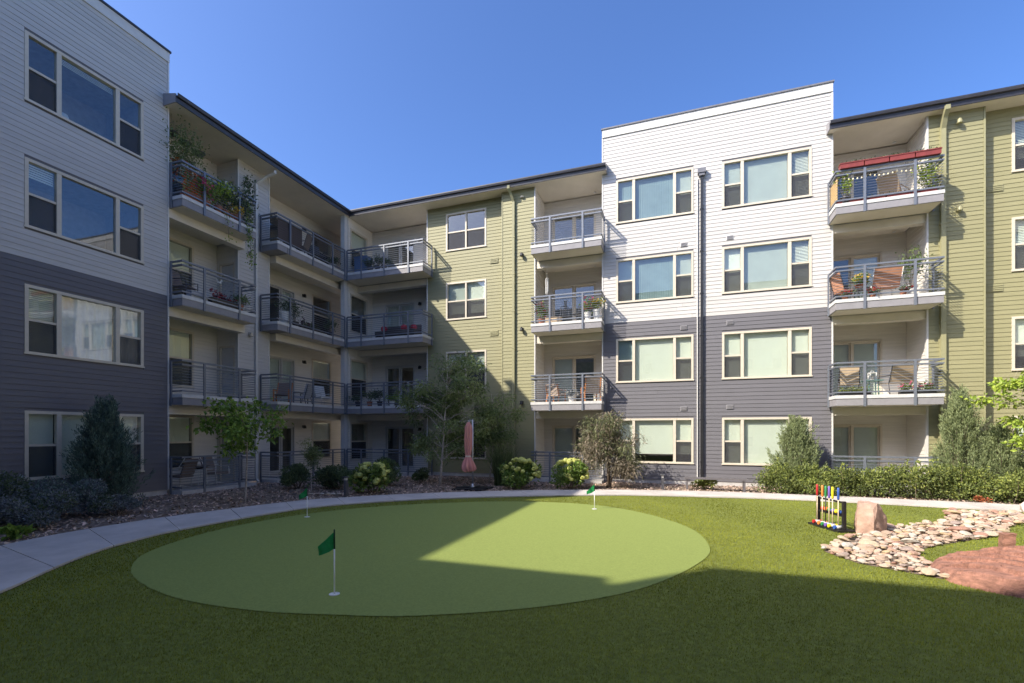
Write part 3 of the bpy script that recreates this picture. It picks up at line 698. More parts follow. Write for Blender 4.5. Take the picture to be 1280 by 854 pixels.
def rdir(n, up=0., rng=RNG):
    d = rng.normal(size=(n, 3)); d /= np.linalg.norm(d, axis=1)[:, None]; d[:, 2] += up; return d/np.linalg.norm(d, axis=1)[:, None]
def bend(p0, p1, sag, n=6, jit=.03):
    p0, p1 = Vector(p0), Vector(p1); L = (p1-p0).length; out = []
    j = Vector(RNG.normal(size=3)*jit*L)
    for i in range(n+1):
        t = i/n; out.append(p0.lerp(p1, t)+Vector((0, 0, sag*L*math.sin(math.pi*t)))+j*math.sin(math.pi*t))
    return out
def tree(name, label, base, H, trunk_h, crown, leaf, nclump, nleaf, L, Wd, bark, tr=.05, clump_r=.3, cat='tree', group=None, lean=(0, 0), droop=.25, flat=.75, shell=.55, leaf2=None, stems=1, updir=.1):
    """crown = (cx, cy, cz, rx, ry, rz) relative to base; clumps at branch ends"""
    root = empty(name, (*base, 0), label, cat, group); bx, by = base
    cx, cy, cz, rx, ry, rz = crown; t = MB()
    top = Vector((bx+cx+lean[0], by+cy+lean[1], cz+rz*.75))
    trunks = []
    for s in range(stems):
        a = s*2.4; b0 = Vector((bx+math.cos(a)*.06*(stems > 1), by+math.sin(a)*.06*(stems > 1), -.03))
        tp = top+Vector((math.cos(a)*rx*.35, math.sin(a)*ry*.35, 0))*(stems > 1)
        pts = bend(b0, tp, 0, 10, .035); rs = [tr*(1.25 if i == 0 else 1)*(1-i/10*.82) for i in range(11)]
        t.tube(pts, rs, n=8); trunks.append(pts)
    C = []
    while len(C) < nclump:
        d = RNG.normal(size=3); d /= np.linalg.norm(d); r = shell+(1-shell)*RNG.random()**.6
        if RNG.random() < .3: r *= RNG.random()
        p = np.array([bx+cx+d[0]*rx*r, by+cy+d[1]*ry*r, cz+d[2]*rz*r])
        C.append(p)
    for p in C:
        pts = trunks[RNG.integers(len(trunks))]
        cand = [q for q in pts if q.z < p[2]-.05 and q.z > trunk_h*.8] or [pts[max(2, len(pts)//3)]]
        q = min(cand, key=lambda q: (Vector(p)-q).length+abs((p[2]-q.z)-.5*math.hypot(p[0]-q.x, p[1]-q.y)))
        br = bend(q, p, .06, 5, .06); t.tube(br, [max(.004, tr*.30*(1-i/6)) for i in range(6)], n=5, cap=False)
        for k in range(3):
            e = Vector(p)+Vector(RNG.normal(size=3)*clump_r*.7); t.tube([br[3+(k % 2)], (br[4]+e)/2+Vector((0, 0, .02)), e], [.006, .004, .002], n=4, cap=False)
    t.build('trunk', bark, root, smooth=True)
    per = RNG.multinomial(nleaf, RNG.dirichlet(np.ones(nclump)*3))
    P = []; D = []; Mi = []
    for p, n in zip(C, per):
        q = RNG.normal(size=(n, 3)); q *= (np.abs(RNG.normal(.75, .35, n))*clump_r/(np.linalg.norm(q, axis=1)+1e-6))[:, None]; q[:, 2] *= flat
        P.append(p+q); dd = q/(np.linalg.norm(q, axis=1)[:, None]+1e-6)*.7+rdir(n)*.8; dd[:, 2] += updir-droop; D.append(dd)
        Mi.append(np.full(n, int(RNG.random() < .45)) if leaf2 else np.zeros(n, int))
    P = np.concatenate(P); P[:, 2] = np.maximum(P[:, 2], .06)
    leaf_mesh('crown', P, np.concatenate(D), L, Wd, [leaf, leaf2] if leaf2 else leaf, root, droop=.12, mi=np.concatenate(Mi))
    return root
def conifer(name, label, base, H, prof, leaf, nspray, per, L, Wd, up=.9, tr=.05, cat='evergreen', group=None, leaf2=None, tops=1, spl=.5, spike=0):
    """prof(t) -> radius at height fraction t; sprays of needles rising outwards"""
    root = empty(name, (*base, 0), label, cat, group); t = MB(); bx, by = base
    t.tube(bend((bx, by, -.03), (bx, by, H*.93), 0, 8, .02), [tr*(1-i/9) for i in range(9)], n=7)
    P = []; D = []; Mi = []
    for s in range(nspray):
        f = RNG.random()**.85; a = RNG.uniform(0, 2*math.pi); R_ = prof(f)*(.8+.35*RNG.random())
        rad = R_*math.sqrt(RNG.uniform(.15, 1)); z0 = max(.05, f*H-spl*.4)
        ln = spl*RNG.uniform(.6, 1.15)*(1 if f < .85 else .8)
        o = np.array([bx+math.cos(a)*rad*.72, by+math.sin(a)*rad*.72, z0]); d = np.array([math.cos(a)*(.15+.55*rad/(max(prof(.3), .01))), math.sin(a)*(.15+.55*rad/max(prof(.3), .01)), up]); d += RNG.normal(size=3)*.14; d /= np.linalg.norm(d)
        if s % 4 == 0: t.tube([(bx+(o[0]-bx)*.2, by+(o[1]-by)*.2, max(.1, z0-.15)), tuple(o), tuple(o+d*ln*.8)], [.012, .007, .003], n=4, cap=False)
        u = RNG.random(per)**.8; pts = o+d*(u*ln)[:, None]+RNG.normal(size=(per, 3))*(.022+.022*(1-u))[:, None]
        P.append(pts); D.append(d*1.15+rdir(per)*.6); Mi.append(np.full(per, int(RNG.random() < .4)))
    t.build('trunk', M_BARKD, root, smooth=True)
    P = np.concatenate(P); P[:, 2] = np.maximum(P[:, 2], .03)
    leaf_mesh('crown', P, np.concatenate(D), L, Wd, [leaf, leaf2 or leaf], root, mi=np.concatenate(Mi), fold=.1)
    return root
def shrub(name, label, base, rx, ry, h, leaf, n, L, Wd, cat='shrub', group=None, leaf2=None, bumps=14, stem=M_BARKD, upd=.35, z0=0.0, hole=.0):
    root = empty(name, (*base, z0), label, cat, group); bx, by = base; t = MB(); C = []
    for k in range(bumps):
        a = RNG.uniform(0, 6.283); r = math.sqrt(RNG.random())*.8; zc = h*(.3+.55*RNG.random()*(1-.45*r*r))
        C.append((bx+math.cos(a)*rx*r, by+math.sin(a)*ry*r, z0+zc))
        t.tube(bend((bx+RNG.normal()*.05*rx, by+RNG.normal()*.05*ry, z0-.02), C[-1], .05, 4, .08), [.012, .01, .008, .006, .003], n=4, cap=False)
    t.build('stem', stem, root, smooth=True)
    per = RNG.multinomial(n, RNG.dirichlet(np.ones(bumps)*4)); P = []; D = []; Mi = []
    for c, m in zip(C, per):
        q = RNG.normal(size=(m, 3)); q /= np.linalg.norm(q, axis=1)[:, None]+1e-6; q *= (RNG.uniform(.35, 1, m)**.5)[:, None]
        s = np.array([rx, ry, h*.62])*RNG.uniform(.30, .46); P.append(np.array(c)+q*s); dd = q*.7+rdir(m)*.8; dd[:, 2] += upd; D.append(dd); Mi.append((RNG.random(m) < RNG.choice([.15, .6])).astype(int))
    P = np.concatenate(P); P[:, 2] = np.maximum(P[:, 2], z0+.03)
    leaf_mesh('foliage', P, np.concatenate(D), L, Wd, [leaf, leaf2 or leaf], root, mi=np.concatenate(Mi))
    return root, C
# --- left bed
tree('young_tree', 'slender young tree with bright green leaves in the mulch bed beside the curved path', (-11.36, 9.95), 3.1, 1.0, (.05, .0, 2.1, 1.15, 1.05, .92), L_TREE, 27, 1700, .13, .085, M_BARK, tr=.03, clump_r=.25, shell=.5)
conifer('juniper', 'dark blue green juniper standing against the charcoal wall', (-13.75, 7.92), 2.62, lambda f: .82*math.sin(min(1, f/.26)*math.pi/2)*(1-max(0, f-.26)/.76)**.95+.03, L_JUN, 430, 90, .08, .018, up=1.15, spl=.62)
shrub('shrub', 'tall dark green shrub between the blue grey bushes and the charcoal wall', (-13.6, 5.35), 1.15, .8, 1.35, L_DARK, 9000, .07, .032, leaf2=L_BLUE, bumps=18)
shrub('shrub', 'wide blue grey bush below the charcoal wall next to the juniper', (-13.35, 6.65), .95, .75, 1.0, L_BLUE, 9500, .055, .026, leaf2=L_JUN, bumps=20)
shrub('shrub', 'low blue grey bush at the mulch edge in front of the juniper', (-12.35, 7.35), .62, .5, .5, L_BLUE, 4200, .05, .024, leaf2=L_DARK, bumps=12)
shrub('shrub', 'sprawling grey bush beside the path with bare mulch in front', (-12.35, 5.9), .8, .7, .72, L_BLUE, 7000, .055, .026, leaf2=L_DARK, bumps=16)
shrub('broadleaf_plant', 'small bright green broad leaved plant at the mulch edge', (-11.35, 5.05), .22, .2, .2, L_TREE, 90, .15, .09, cat='plant', bumps=5)
# --- beds before the corner balconies
tree('sapling', 'thin sapling with feathery grey green leaves before the ground floor railing', (-10.9, 12.0), 1.95, .35, (.02, 0, 1.25, .36, .36, .62), L_LOC, 22, 2300, .07, .018, M_BARK, tr=.014, clump_r=.17, shell=.2, droop=-.3, leaf2=L_DARK)
shrub('shrub', 'dark leafy shrub below the railing behind the thin sapling', (-12.3, 12.9), .62, .55, .85, L_DARK, 3600, .085, .034, leaf2=L_LOC2)
shrub('shrub', 'rounded dark shrub between the thin sapling and the white column', (-10.9, 13.2), .7, .6, .82, L_DARK, 4200, .085, .034, leaf2=L_LOC2)
shrub('shrub', 'dark upright shrub behind the lime flowering hydrangea by the column', (-9.95, 14.6), .62, .5, 1.02, L_DARK, 3600, .10, .034, leaf2=L_LOC2)
shrub('shrub', 'small low dark shrub beside the locust tree trunk', (-9.35, 16.1), .4, .35, .55, L_DARK, 1400, .09, .03, leaf2=L_LOC2, bumps=8)
tree('locust_tree', 'spreading locust tree with fine grey green leaves before the olive wall', (-8.05, 15.2), 5.2, 1.0, (.05, .55, 2.95, 1.85, 1.15, 2.3), L_LOC, 92, 12500, .125, .042, M_BARK, tr=.05, clump_r=.36, shell=.4, leaf2=L_LOC2, droop=.45, flat=.6)
tree('locust_tree', 'bushy dark locust tree leaning behind the folded pink parasol', (-6.75, 16.7), 4.0, .6, (.0, .25, 2.3, 1.15, .8, 1.5), L_LOC2, 36, 5200, .12, .04, M_BARK, tr=.035, clump_r=.36, shell=.3, leaf2=L_LOC, droop=.5)
def reeds(base, n, H, spread, label):
    root = empty('ornamental_grass', (*base, 0), label, 'grass clump'); V = []; Q = []
    for i in range(n):
        a = RNG.uniform(0, 6.283); r = spread*.35*math.sqrt(RNG.random()); h = H*RNG.uniform(.55, 1.05); l = spread*RNG.uniform(.1, .9); b = RNG.uniform(0, 6.283)
        p = np.array([base[0]+math.cos(a)*r, base[1]+math.sin(a)*r, 0]); d = np.array([math.cos(a+RNG.normal()*.4), math.sin(a+RNG.normal()*.4), 0]); s = np.array([math.cos(b), math.sin(b), 0])*.012
        k = len(V)
        for j in range(5):
            t = j/4; c = p+d*l*t*t*.6+np.array([0, 0, h*(t-.12*t*t*t)]); w = s*(1-t*.9); V += [c-w, c+w]
        Q += [(k+2*j, k+2*j+1, k+2*j+3, k+2*j+2) for j in range(4)]
    npmesh('blades', V, Q, L_GRASS, root)
reeds((-6.0, 16.2), 520, 1.75, .85, 'tall dark ornamental grass between the pink parasol and the hydrangea')
def head_mesh(r, n, m):
    rng = np.random.default_rng(3); d = rdir(n, 0, rng); P = d*r*rng.uniform(.75, 1, n)[:, None]
    N = len(P); S = np.cross(d, rng.normal(size=(N, 3))); S /= np.linalg.norm(S, axis=1)[:, None]; U = np.cross(d, S); w = r*.34
    V = np.stack([P-S*w-U*w, P+S*w-U*w, P+S*w+U*w, P-S*w+U*w], 1).reshape(-1, 3)
    me = bpy.data.meshes.new('flower_head'); me.from_pydata([tuple(v) for v in V], [], [tuple(range(4*i, 4*i+4)) for i in range(N)]); me.materials.append(m); return me
HEADM = head_mesh(.085, 46, L_HEAD)
def hydrangea(base, label, rx, h, nh):
    root, C = shrub('hydrangea', label, base, rx, rx*.85, h, L_HYD, 1500, .12, .075, bumps=14, leaf2=L_TREE, cat='shrub')
    for k in range(nh):
        a = RNG.uniform(0, 6.283); e = RNG.uniform(-.1, 1.35)
        p = (base[0]+math.cos(a)*math.cos(e)*rx*.95, base[1]+math.sin(a)*math.cos(e)*rx*.8, h*.42+math.sin(e)*h*.58)
        o = bpy.data.objects.new('flower_head', HEADM); sc = RNG.uniform(.7, 1.2); link(o, root, Matrix.Translation(p) @ Matrix.Rotation(RNG.uniform(0, 6), 4, 'Z') @ Matrix.Diagonal((sc, sc, sc*.85, 1)))
hydrangea((-9.15, 12.75), 'lime flowering hydrangea beside the bollard near the white column', .62, .98, 40)
hydrangea((-5.1, 15.55), 'shaded hydrangea with lime flower heads right of the ornamental grass', .68, 1.02, 46)
hydrangea((-3.45, 16.0), 'hydrangea with pale yellow flower heads beside the bronze leaved shrub', .66, 1.0, 42)
tree('bronze_shrub', 'large bronze leaved shrub in front of the grey block', (-2.25, 16.75), 2.7, .15, (.08, .0, 1.45, 1.05, .9, 1.3), L_BRONZE, 56, 8200, .15, .032, M_BARKD, tr=.03, clump_r=.36, shell=.35, cat='shrub', leaf2=L_BRONZE2, stems=4, droop=.55)
shrub('shrub', 'small bright green shrub under the metal bench', (.95, 17.25), .5, .35, .42, L_HEDGE, 1500, .07, .03, bumps=9)
# --- right bed
conifer('juniper', 'light green juniper with a narrow spike in front of the grey window', (3.75, 17.75), 2.25, lambda f: .86*math.sin(min(1, f/.3)*math.pi/2)*(1-max(0, f-.3)/.72)**.75+.03, L_JUN2, 340, 84, .08, .018, up=1.35, spl=.62)
conifer('juniper', 'tall pale green juniper below the balcony against the olive wall', (8.05, 17.75), 2.98, lambda f: .66*math.sin(min(1, f/.25)*math.pi/2)*(1-max(0, f-.25)/.76)**.8+.03, L_JUN2, 340, 84, .085, .018, up=1.5, spl=.7)
conifer('juniper', 'shorter spreading juniper leaning beside the tall pale one', (8.9, 17.55), 2.0, lambda f: .72*math.sin(min(1, f/.3)*math.pi/2)*(1-max(0, f-.3)/.72)**.8+.03, L_JUN2, 260, 84, .085, .018, up=1.3, spl=.6)
def hedge():
    root = empty('hedge', (5.5, 17.1, 0), 'long leafy green hedge along the path below the sunlit balconies', 'hedge'); t = MB(); P = []; D = []; Mi = []
    for k in range(120):
        x = 2.7+8.6*(k+RNG.random())/120; y = (17.05 if x < 6 else 17.05-.06*(x-6))+RNG.normal()*.22-.05*max(0, x-9); h = RNG.uniform(.32, .98)*(.6+.4*min(1, (x-2.4)/.9))
        t.tube(bend((x, y, -.02), (x+RNG.normal()*.1, y+RNG.normal()*.1, h), .03, 3, .08), [.009, .008, .006, .003], n=4, cap=False)
        n = 210; q = rdir(n)*(RNG.uniform(.2, 1, n)**.5)[:, None]*np.array([.30, .27, .26]); P.append(np.array([x, y, h*.78])+q); dd = q*2+rdir(n)*.6; dd[:, 2] += .35; D.append(dd); Mi.append((RNG.random(n) < RNG.choice([.1, .5])).astype(int))
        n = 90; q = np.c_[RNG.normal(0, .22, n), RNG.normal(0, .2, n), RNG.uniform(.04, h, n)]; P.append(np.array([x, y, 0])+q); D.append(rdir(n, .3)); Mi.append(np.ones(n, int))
        if RNG.random() < .3:
            n = 26; hh = h+RNG.uniform(.15, .32); P.append(np.c_[x+RNG.normal(0, .04, n), y+RNG.normal(0, .04, n), RNG.uniform(h, hh, n)]); D.append(rdir(n, .4)); Mi.append(np.zeros(n, int))
    t.build('stem', M_BARKD, root, smooth=True)
    P = np.concatenate(P); P[:, 2] = np.maximum(P[:, 2], .04)
    leaf_mesh('foliage', P, np.concatenate(D), .075, .042, [L_HEDGE, L_HEDGE2], root, mi=np.concatenate(Mi))
hedge()
shrub('rust_plant', 'low rust coloured plant at the path edge of the hedge', (7.95, 16.42), .16, .12, .2, leafmat('leaf_rust', (.40, .14, .06)), 160, .07, .04, cat='plant', bumps=5)
tree('maple_tree', 'lime green tree reaching its branches in front of the olive wall', (9.75, 16.5), 4.3, 1.2, (-.1, -.3, 2.55, 1.8, 1.3, 1.2), L_LIME, 54, 4200, .12, .085, M_BARK, tr=.05, clump_r=.28, shell=.55, flat=.4)

# ------------------------------------------------------------------ stones
M_STONE = bpy.data.materials.new('river_stone'); M_STONE.use_nodes = True
def stone_nodes(m, cols, rough=.75):
    n = m.node_tree.nodes; l = m.node_tree.links; p = n['Principled BSDF']; p.inputs['Roughness'].default_value = rough
    oi = n.new('ShaderNodeObjectInfo'); ge = n.new('ShaderNodeNewGeometry'); ad = n.new('ShaderNodeMath'); ad.operation = 'ADD'; fr = n.new('ShaderNodeMath'); fr.operation = 'FRACT'
    l.new(oi.outputs['Random'], ad.inputs[0]); l.new(ge.outputs['Random Per Island'], ad.inputs[1]); l.new(ad.outputs[0], fr.inputs[0])
    cr = n.new('ShaderNodeValToRGB'); cr.color_ramp.interpolation = 'CONSTANT'; e = cr.color_ramp.elements
    while len(e) < len(cols): e.new(.5)
    for i, c in enumerate(cols): e[i].position = i/len(cols); e[i].color = (*c, 1)
    l.new(fr.outputs[0], cr.inputs[0])
    tc = n.new('ShaderNodeTexCoord'); nz = n.new('ShaderNodeTexNoise'); nz.inputs['Scale'].default_value = 14; nz.inputs['Detail'].default_value = 6; l.new(tc.outputs['Object'], nz.inputs['Vector'])
    hs = n.new('ShaderNodeHueSaturation'); mr = n.new('ShaderNodeMapRange'); mr.inputs[3].default_value = .6; mr.inputs[4].default_value = 1.15; l.new(nz.outputs['Fac'], mr.inputs[0]); l.new(mr.outputs[0], hs.inputs['Value']); l.new(cr.outputs[0], hs.inputs['Color']); l.new(hs.outputs[0], p.inputs['Base Color'])
    b = n.new('ShaderNodeBump'); b.inputs['Strength'].default_value = .35; b.inputs['Distance'].default_value = .01; z2 = n.new('ShaderNodeTexNoise'); z2.inputs['Scale'].default_value = 45; z2.inputs['Detail'].default_value = 4; l.new(tc.outputs['Object'], z2.inputs['Vector']); l.new(z2.outputs['Fac'], b.inputs['Height']); l.new(b.outputs[0], p.inputs['Normal'])
stone_nodes(M_STONE, [(.50,.38,.27),(.54,.45,.34),(.44,.28,.20),(.55,.48,.39),(.48,.33,.25),(.53,.42,.29),(.42,.31,.23),(.54,.42,.33),(.36,.20,.145),(.52,.47,.40),(.50,.36,.21),(.34,.26,.22)])
STONES = []
for k in range(9):
    bm = bmesh.new(); bmesh.ops.create_icosphere(bm, subdivisions=2, radius=1); off = Vector((k*7.3, k*3.1, k))
    ax = (RNG.uniform(.9, 1.35), RNG.uniform(.65, .95), RNG.uniform(.36, .6))
    cuts = [(Vector(rdir(1)[0]), RNG.uniform(.58, .84)) for _ in range(6)]
    for v in bm.verts:
        c = v.co.copy(); f = 1+.22*noise.noise(c*1.1+off)+.07*noise.noise(c*3+off)
        for d, h in cuts:
            q = c.dot(d)
            if q > h: c -= d*(q-h)*.97
        v.co = Vector((c.x*ax[0], c.y*ax[1], c.z*ax[2]))*f
    me = bpy.data.meshes.new('stone'); bm.to_mesh(me); bm.free(); me.materials.append(M_STONE); STONES.append(me)
def riverbed():
    root = empty('river_rock_bed', (4.4, 10.5, 0), 'dry creek bed of tan and pink river stones winding through the lawn', 'rock bed')
    b = sheet('bed_liner', BED, .006, M_SOIL, parent=root)
    n = 9000; P = np.c_[RNG.uniform(2.2, 8.3, n), RNG.uniform(7.7, 14.7, n)]; P = P[inpoly(P, BED)]
    acc = []; 
    for p in P:
        r = RNG.choice([.045, .06, .075, .095, .125, .165], p=[.20, .26, .24, .16, .09, .05])
        if all((p[0]-q[0])**2+(p[1]-q[1])**2 > (.80*(r+q[2]))**2 for q in acc): acc.append((p[0], p[1], r))
    acc.sort(key=lambda q: -q[2]/math.hypot(q[0], q[1])); rest = []
    for i, (x, y, r) in enumerate(acc):
        M = Matrix.Translation((x, y, .012+r*.36+RNG.uniform(0, .03))) @ Matrix.Rotation(RNG.uniform(0, 6.28), 4, 'Z') @ Matrix.Rotation(RNG.normal()*.22, 4, 'X') @ Matrix.Diagonal((r, r, r, 1))
        me = STONES[int(RNG.integers(9))]
        if i < 300: link(bpy.data.objects.new('stone', me), root, M)
        else: rest.append((M, me))
    for k in range(1300):                                # small fillers in the gaps
        p = P[RNG.integers(len(P))]; r = RNG.uniform(.022, .045)
        rest.append((Matrix.Translation((p[0], p[1], .02+RNG.uniform(0, .02))) @ Matrix.Rotation(RNG.uniform(0, 6.28), 4, 'Z') @ Matrix.Diagonal((r, r, r, 1)), STONES[int(RNG.integers(9))]))
    V = []; Q = []; k = 0
    for M, me in rest:
        co = np.empty(len(me.vertices)*3, np.float32); me.vertices.foreach_get('co', co); co = co.reshape(-1, 3); A = np.array(M); V.append(co @ A[:3, :3].T+A[:3, 3])
        li = np.empty(len(me.loops), np.int32); me.loops.foreach_get('vertex_index', li); Q.append(li.reshape(-1, 3)+k); k += len(co)
    tag(npmesh('small_stones', np.concatenate(V), np.concatenate(Q), M_STONE, root, k=3), kind='stuff')
riverbed()
M_SAND = mat('red_sandstone', (.27, .13, .09), rough=.9, var=.22, scale=5, bump=.9, bscale=30, stretch=(1.4, 2.2, 5))
M_SAND2 = mat('pink_sandstone', (.40, .26, .195), rough=.85, var=.14, scale=3.5, bump=.7, bscale=20)
M_SAND3 = mat('white_sandstone', (.58, .47, .41), rough=.85, var=.12, scale=4, bump=.6, bscale=20)
def rock(name, label, pts, m, sub=4, amp=.03, freq=2.5, strata=.0, cat='boulder'):
    bm = bmesh.new()
    for p in pts: bm.verts.new(p)
    bmesh.ops.convex_hull(bm, input=bm.verts[:])
    for v in [v for v in bm.verts if not v.link_faces]: bm.verts.remove(v)
    bmesh.ops.triangulate(bm, faces=bm.faces[:])
    for _ in range(sub):
        es = [e for e in bm.edges if e.calc_length() > .09]
        if es: bmesh.ops.subdivide_edges(bm, edges=es, cuts=1, use_grid_fill=False)
        bmesh.ops.triangulate(bm, faces=bm.faces[:])
    bm.normal_update()
    for v in bm.verts:
        p = v.co; n = v.normal.copy(); d = noise.fractal(p*freq, 1.0, 2.0, 5)*amp
        if strata: d += (abs(((p.z*1.0+p.x*.25+noise.noise(p*1.5)*.08)*11) % 1-.5)-.25)*strata
        v.co = p+n*d
        if v.co.z < -.02: v.co.z = -.02
    me = bpy.data.meshes.new(name); bm.to_mesh(me); bm.free(); me.materials.append(m)
    o = bpy.data.objects.new(name, me); link(o); tag(o, label, cat); return o
def slab_rock():
    poly = np.array([(3.46,8.44),(3.36,7.95),(3.36,7.62),(3.55,7.38),(3.85,7.18),(4.3,6.92),(4.75,6.78),(5.3,6.5),(5.9,6.55),(6.35,7.1),(6.2,8.2),(5.7,8.85),(4.9,9.12),(4.25,9.0),(3.85,8.85)])
    st = .028; xs = np.arange(3.2, 6.5, st); ys = np.arange(6.35, 9.3, st); nx, ny = len(xs), len(ys)
    G = np.stack(np.meshgrid(xs, ys, indexing='ij'), -1).reshape(-1, 2); ins = inpoly(G, poly)
    d = np.full(len(G), 9.)
    for k in range(len(poly)):
        a, b = poly[k], poly[(k+1) % len(poly)]; t = np.clip(((G-a) @ (b-a))/((b-a) @ (b-a)), 0, 1); d = np.minimum(d, np.linalg.norm(G-(a+t[:, None]*(b-a)), axis=1))
    V = np.zeros((len(G), 3)); V[:, :2] = G
    for k, (x, y) in enumerate(G):
        if not ins[k]: V[k, 2] = -.03; continue
        p = Vector((x, y, 0)); q = noise.fractal(p*1.6, 1, 2, 4); r = noise.fractal(p*7, 1, 2, 4)
        H = .12+.22*min(1, max(0, (x-3.36)/1.5))+.05*q-.03*(y-8)
        w = ((x*.75+y*.66)+.22*noise.noise(p*1.3))*3.4; lay = w-math.floor(w)       # bedding planes that step down diagonally
        H += (.5-lay)*.05*min(1, d[k]/.2)
        c = abs(math.sin((x*.9-y*.5)*4.2+1.5*noise.noise(p*1.8)+2*q)); H -= .035*max(0, 1-c/.07)   # open cracks
        e = min(1, d[k]/(.10+.05*q)); e = max(0, e); V[k, 2] = -.03+(H+.03)*(e**.55)+.012*r
        V[k, 0] += .02*noise.noise(p*9+Vector((5, 0, 0))); V[k, 1] += .02*noise.noise(p*9+Vector((0, 9, 0)))
    Q = []; I = ins.reshape(nx, ny)
    for i in range(nx-1):
        for j in range(ny-1):
            if I[i:i+2, j:j+2].any(): Q.append((i*ny+j, (i+1)*ny+j, (i+1)*ny+j+1, i*ny+j+1))
    o = npmesh('boulder', V, Q, M_SAND); tag(o, 'big flat slab of red sandstone lying half in shade beside the river stones', 'boulder')
slab_rock()
rock('standing_stone', 'small upright red stone standing behind the flat sandstone slab', [(4.80,9.45,-.02),(4.93,9.43,-.02),(4.95,9.58,-.02),(4.82,9.6,-.02),(4.82,9.45,.22),(4.83,9.44,.36),(4.98,9.42,.39),(5.0,9.54,.38),(4.84,9.58,.36),(4.90,9.44,.15)], M_SAND, amp=.018, freq=7)
rock('boulder', 'pale pink boulder behind the croquet rack', [(3.26,10.66,-.02),(3.50,10.52,-.02),(3.84,10.9,-.02),(3.7,11.25,-.02),(3.38,11.2,-.02),(3.28,10.68,.52),(3.34,10.75,.60),(3.64,10.72,.62),(3.42,11.1,.6),(3.7,10.95,.56),(3.80,10.9,.35),(3.50,10.52,.22),(3.52,10.62,.5)], M_SAND2, amp=.035, freq=3.5)
rock('boulder', 'rounded whitish boulder by the path at the end of the river stones', [(7.95,14.72,-.02),(8.5,14.7,-.02),(8.6,15.1,-.02),(8.0,15.1,-.02),(8.05,14.8,.36),(8.42,14.75,.4),(8.4,15.0,.36),(7.92,14.85,.2)], M_SAND3, amp=.04, freq=3)
for (x, y, s) in ((3.93, 10.62, .14), (3.62, 10.36, .12), (4.15, 10.9, .13)):
    pass
M_EDGE = M_SAND3
for k in range(9):
    x, y = -10.75+k*.155+RNG.normal()*.02, 11.55+k*.075+RNG.normal()*.03
    r = RNG.uniform(.07, .10); o = bpy.data.objects.new('edging_stone', STONES[k % 9]); link(o, None, Matrix.Translation((x, y, .05)) @ Matrix.Rotation(RNG.uniform(0, 6), 4, 'Z') @ Matrix.Diagonal((r, r, r, 1)))
    tag(o, 'pale stone in the low edging row below the dark shrubs by the column', 'stone', 'edging stones in the bed')
# ------------------------------------------------------------------ putting flags
M_PIN = mat('flag_pin_white', (.78, .78, .78), rough=.35, var=.02); M_PIND = mat('flag_pin_dark', (.01, .05, .025), rough=.5)
M_FLAG = mat('flag_green', (.015, .26, .075), rough=.7, var=.1, scale=20, translu=.25); M_CUP = mat('cup_white', (.72, .72, .70), rough=.4)
def flag(x, y, h, dirx, label, sway=0.):
    root = empty('putting_flag', (x, y, 0), label, 'flag', 'flags on the putting green')
    c = MB(); n = 24
    for (r0, r1, z0, z1) in ((.054, .062, .0115, .019),):
        for i in range(n):
            a, b = 2*math.pi*i/n, 2*math.pi*(i+1)/n
            c.add([(x+r*math.cos(t), y+r*math.sin(t), z) for t in (a, b) for r, z in ((r0, z0), (r0, z1), (r1, z1), (r1, z0))], [(0, 4, 5, 1), (1, 5, 6, 2), (2, 6, 7, 3)])
    c.build('cup_rim', M_CUP, root)
    MB().lathe([(.0535, .0135), (.0535, .0150)], (x, y, 0), 20).build('cup_plate', M_CUP, root)
    MB().tube([(x, y, .012), (x, y, h*.70)], .0085, n=8).build('pin', M_PIN, root, smooth=True)
    MB().tube([(x, y, h*.70), (x, y, h*.985), (x, y, h)], [.0095, .0095, .006], n=8).build('pin_top', M_PIND, root, smooth=True)
    # drooping pennant: triangular cloth with folds
    V = []; Q = []; nu, nv = 12, 7; Lc = .235; hh = h*.27
    ux, uy = dirx
    for i in range(nu+1):
        u = i/nu
        for j in range(nv+1):
            v = j/nv
            top = h*.955-u*Lc*.74; bot = h*.70-u*Lc*.52+.0*u
            if u > .35: bot = h*.70-.35*Lc*.2-(u-.0)*Lc*.30
            z = top*(1-v)+bot*v; z = min(z, top)
            w = .022*math.sin(u*9+v*2.2+sway)*u**.5
            V.append((x+ux*(u*Lc*.80+.008)-uy*w, y+uy*(u*Lc*.80+.008)+ux*w, z))
    for i in range(nu):
        for j in range(nv): k = i*(nv+1)+j; Q.append((k, k+1, k+nv+2, k+nv+1))
    npmesh('pennant', V, Q, M_FLAG, root, smooth=True)
dl = (-math.cos(.335), -math.sin(.335))
flag(-3.86, 4.62, .79, dl, 'green putting flag standing in the shaded middle of the putting green')
flag(-7.97, 8.63, .70, dl, 'small green putting flag at the green\'s edge before the thin sapling', .8)
flag(-1.94, 11.91, .66, dl, 'green putting flag on the far rim of the green before the bronze shrub', 1.7)
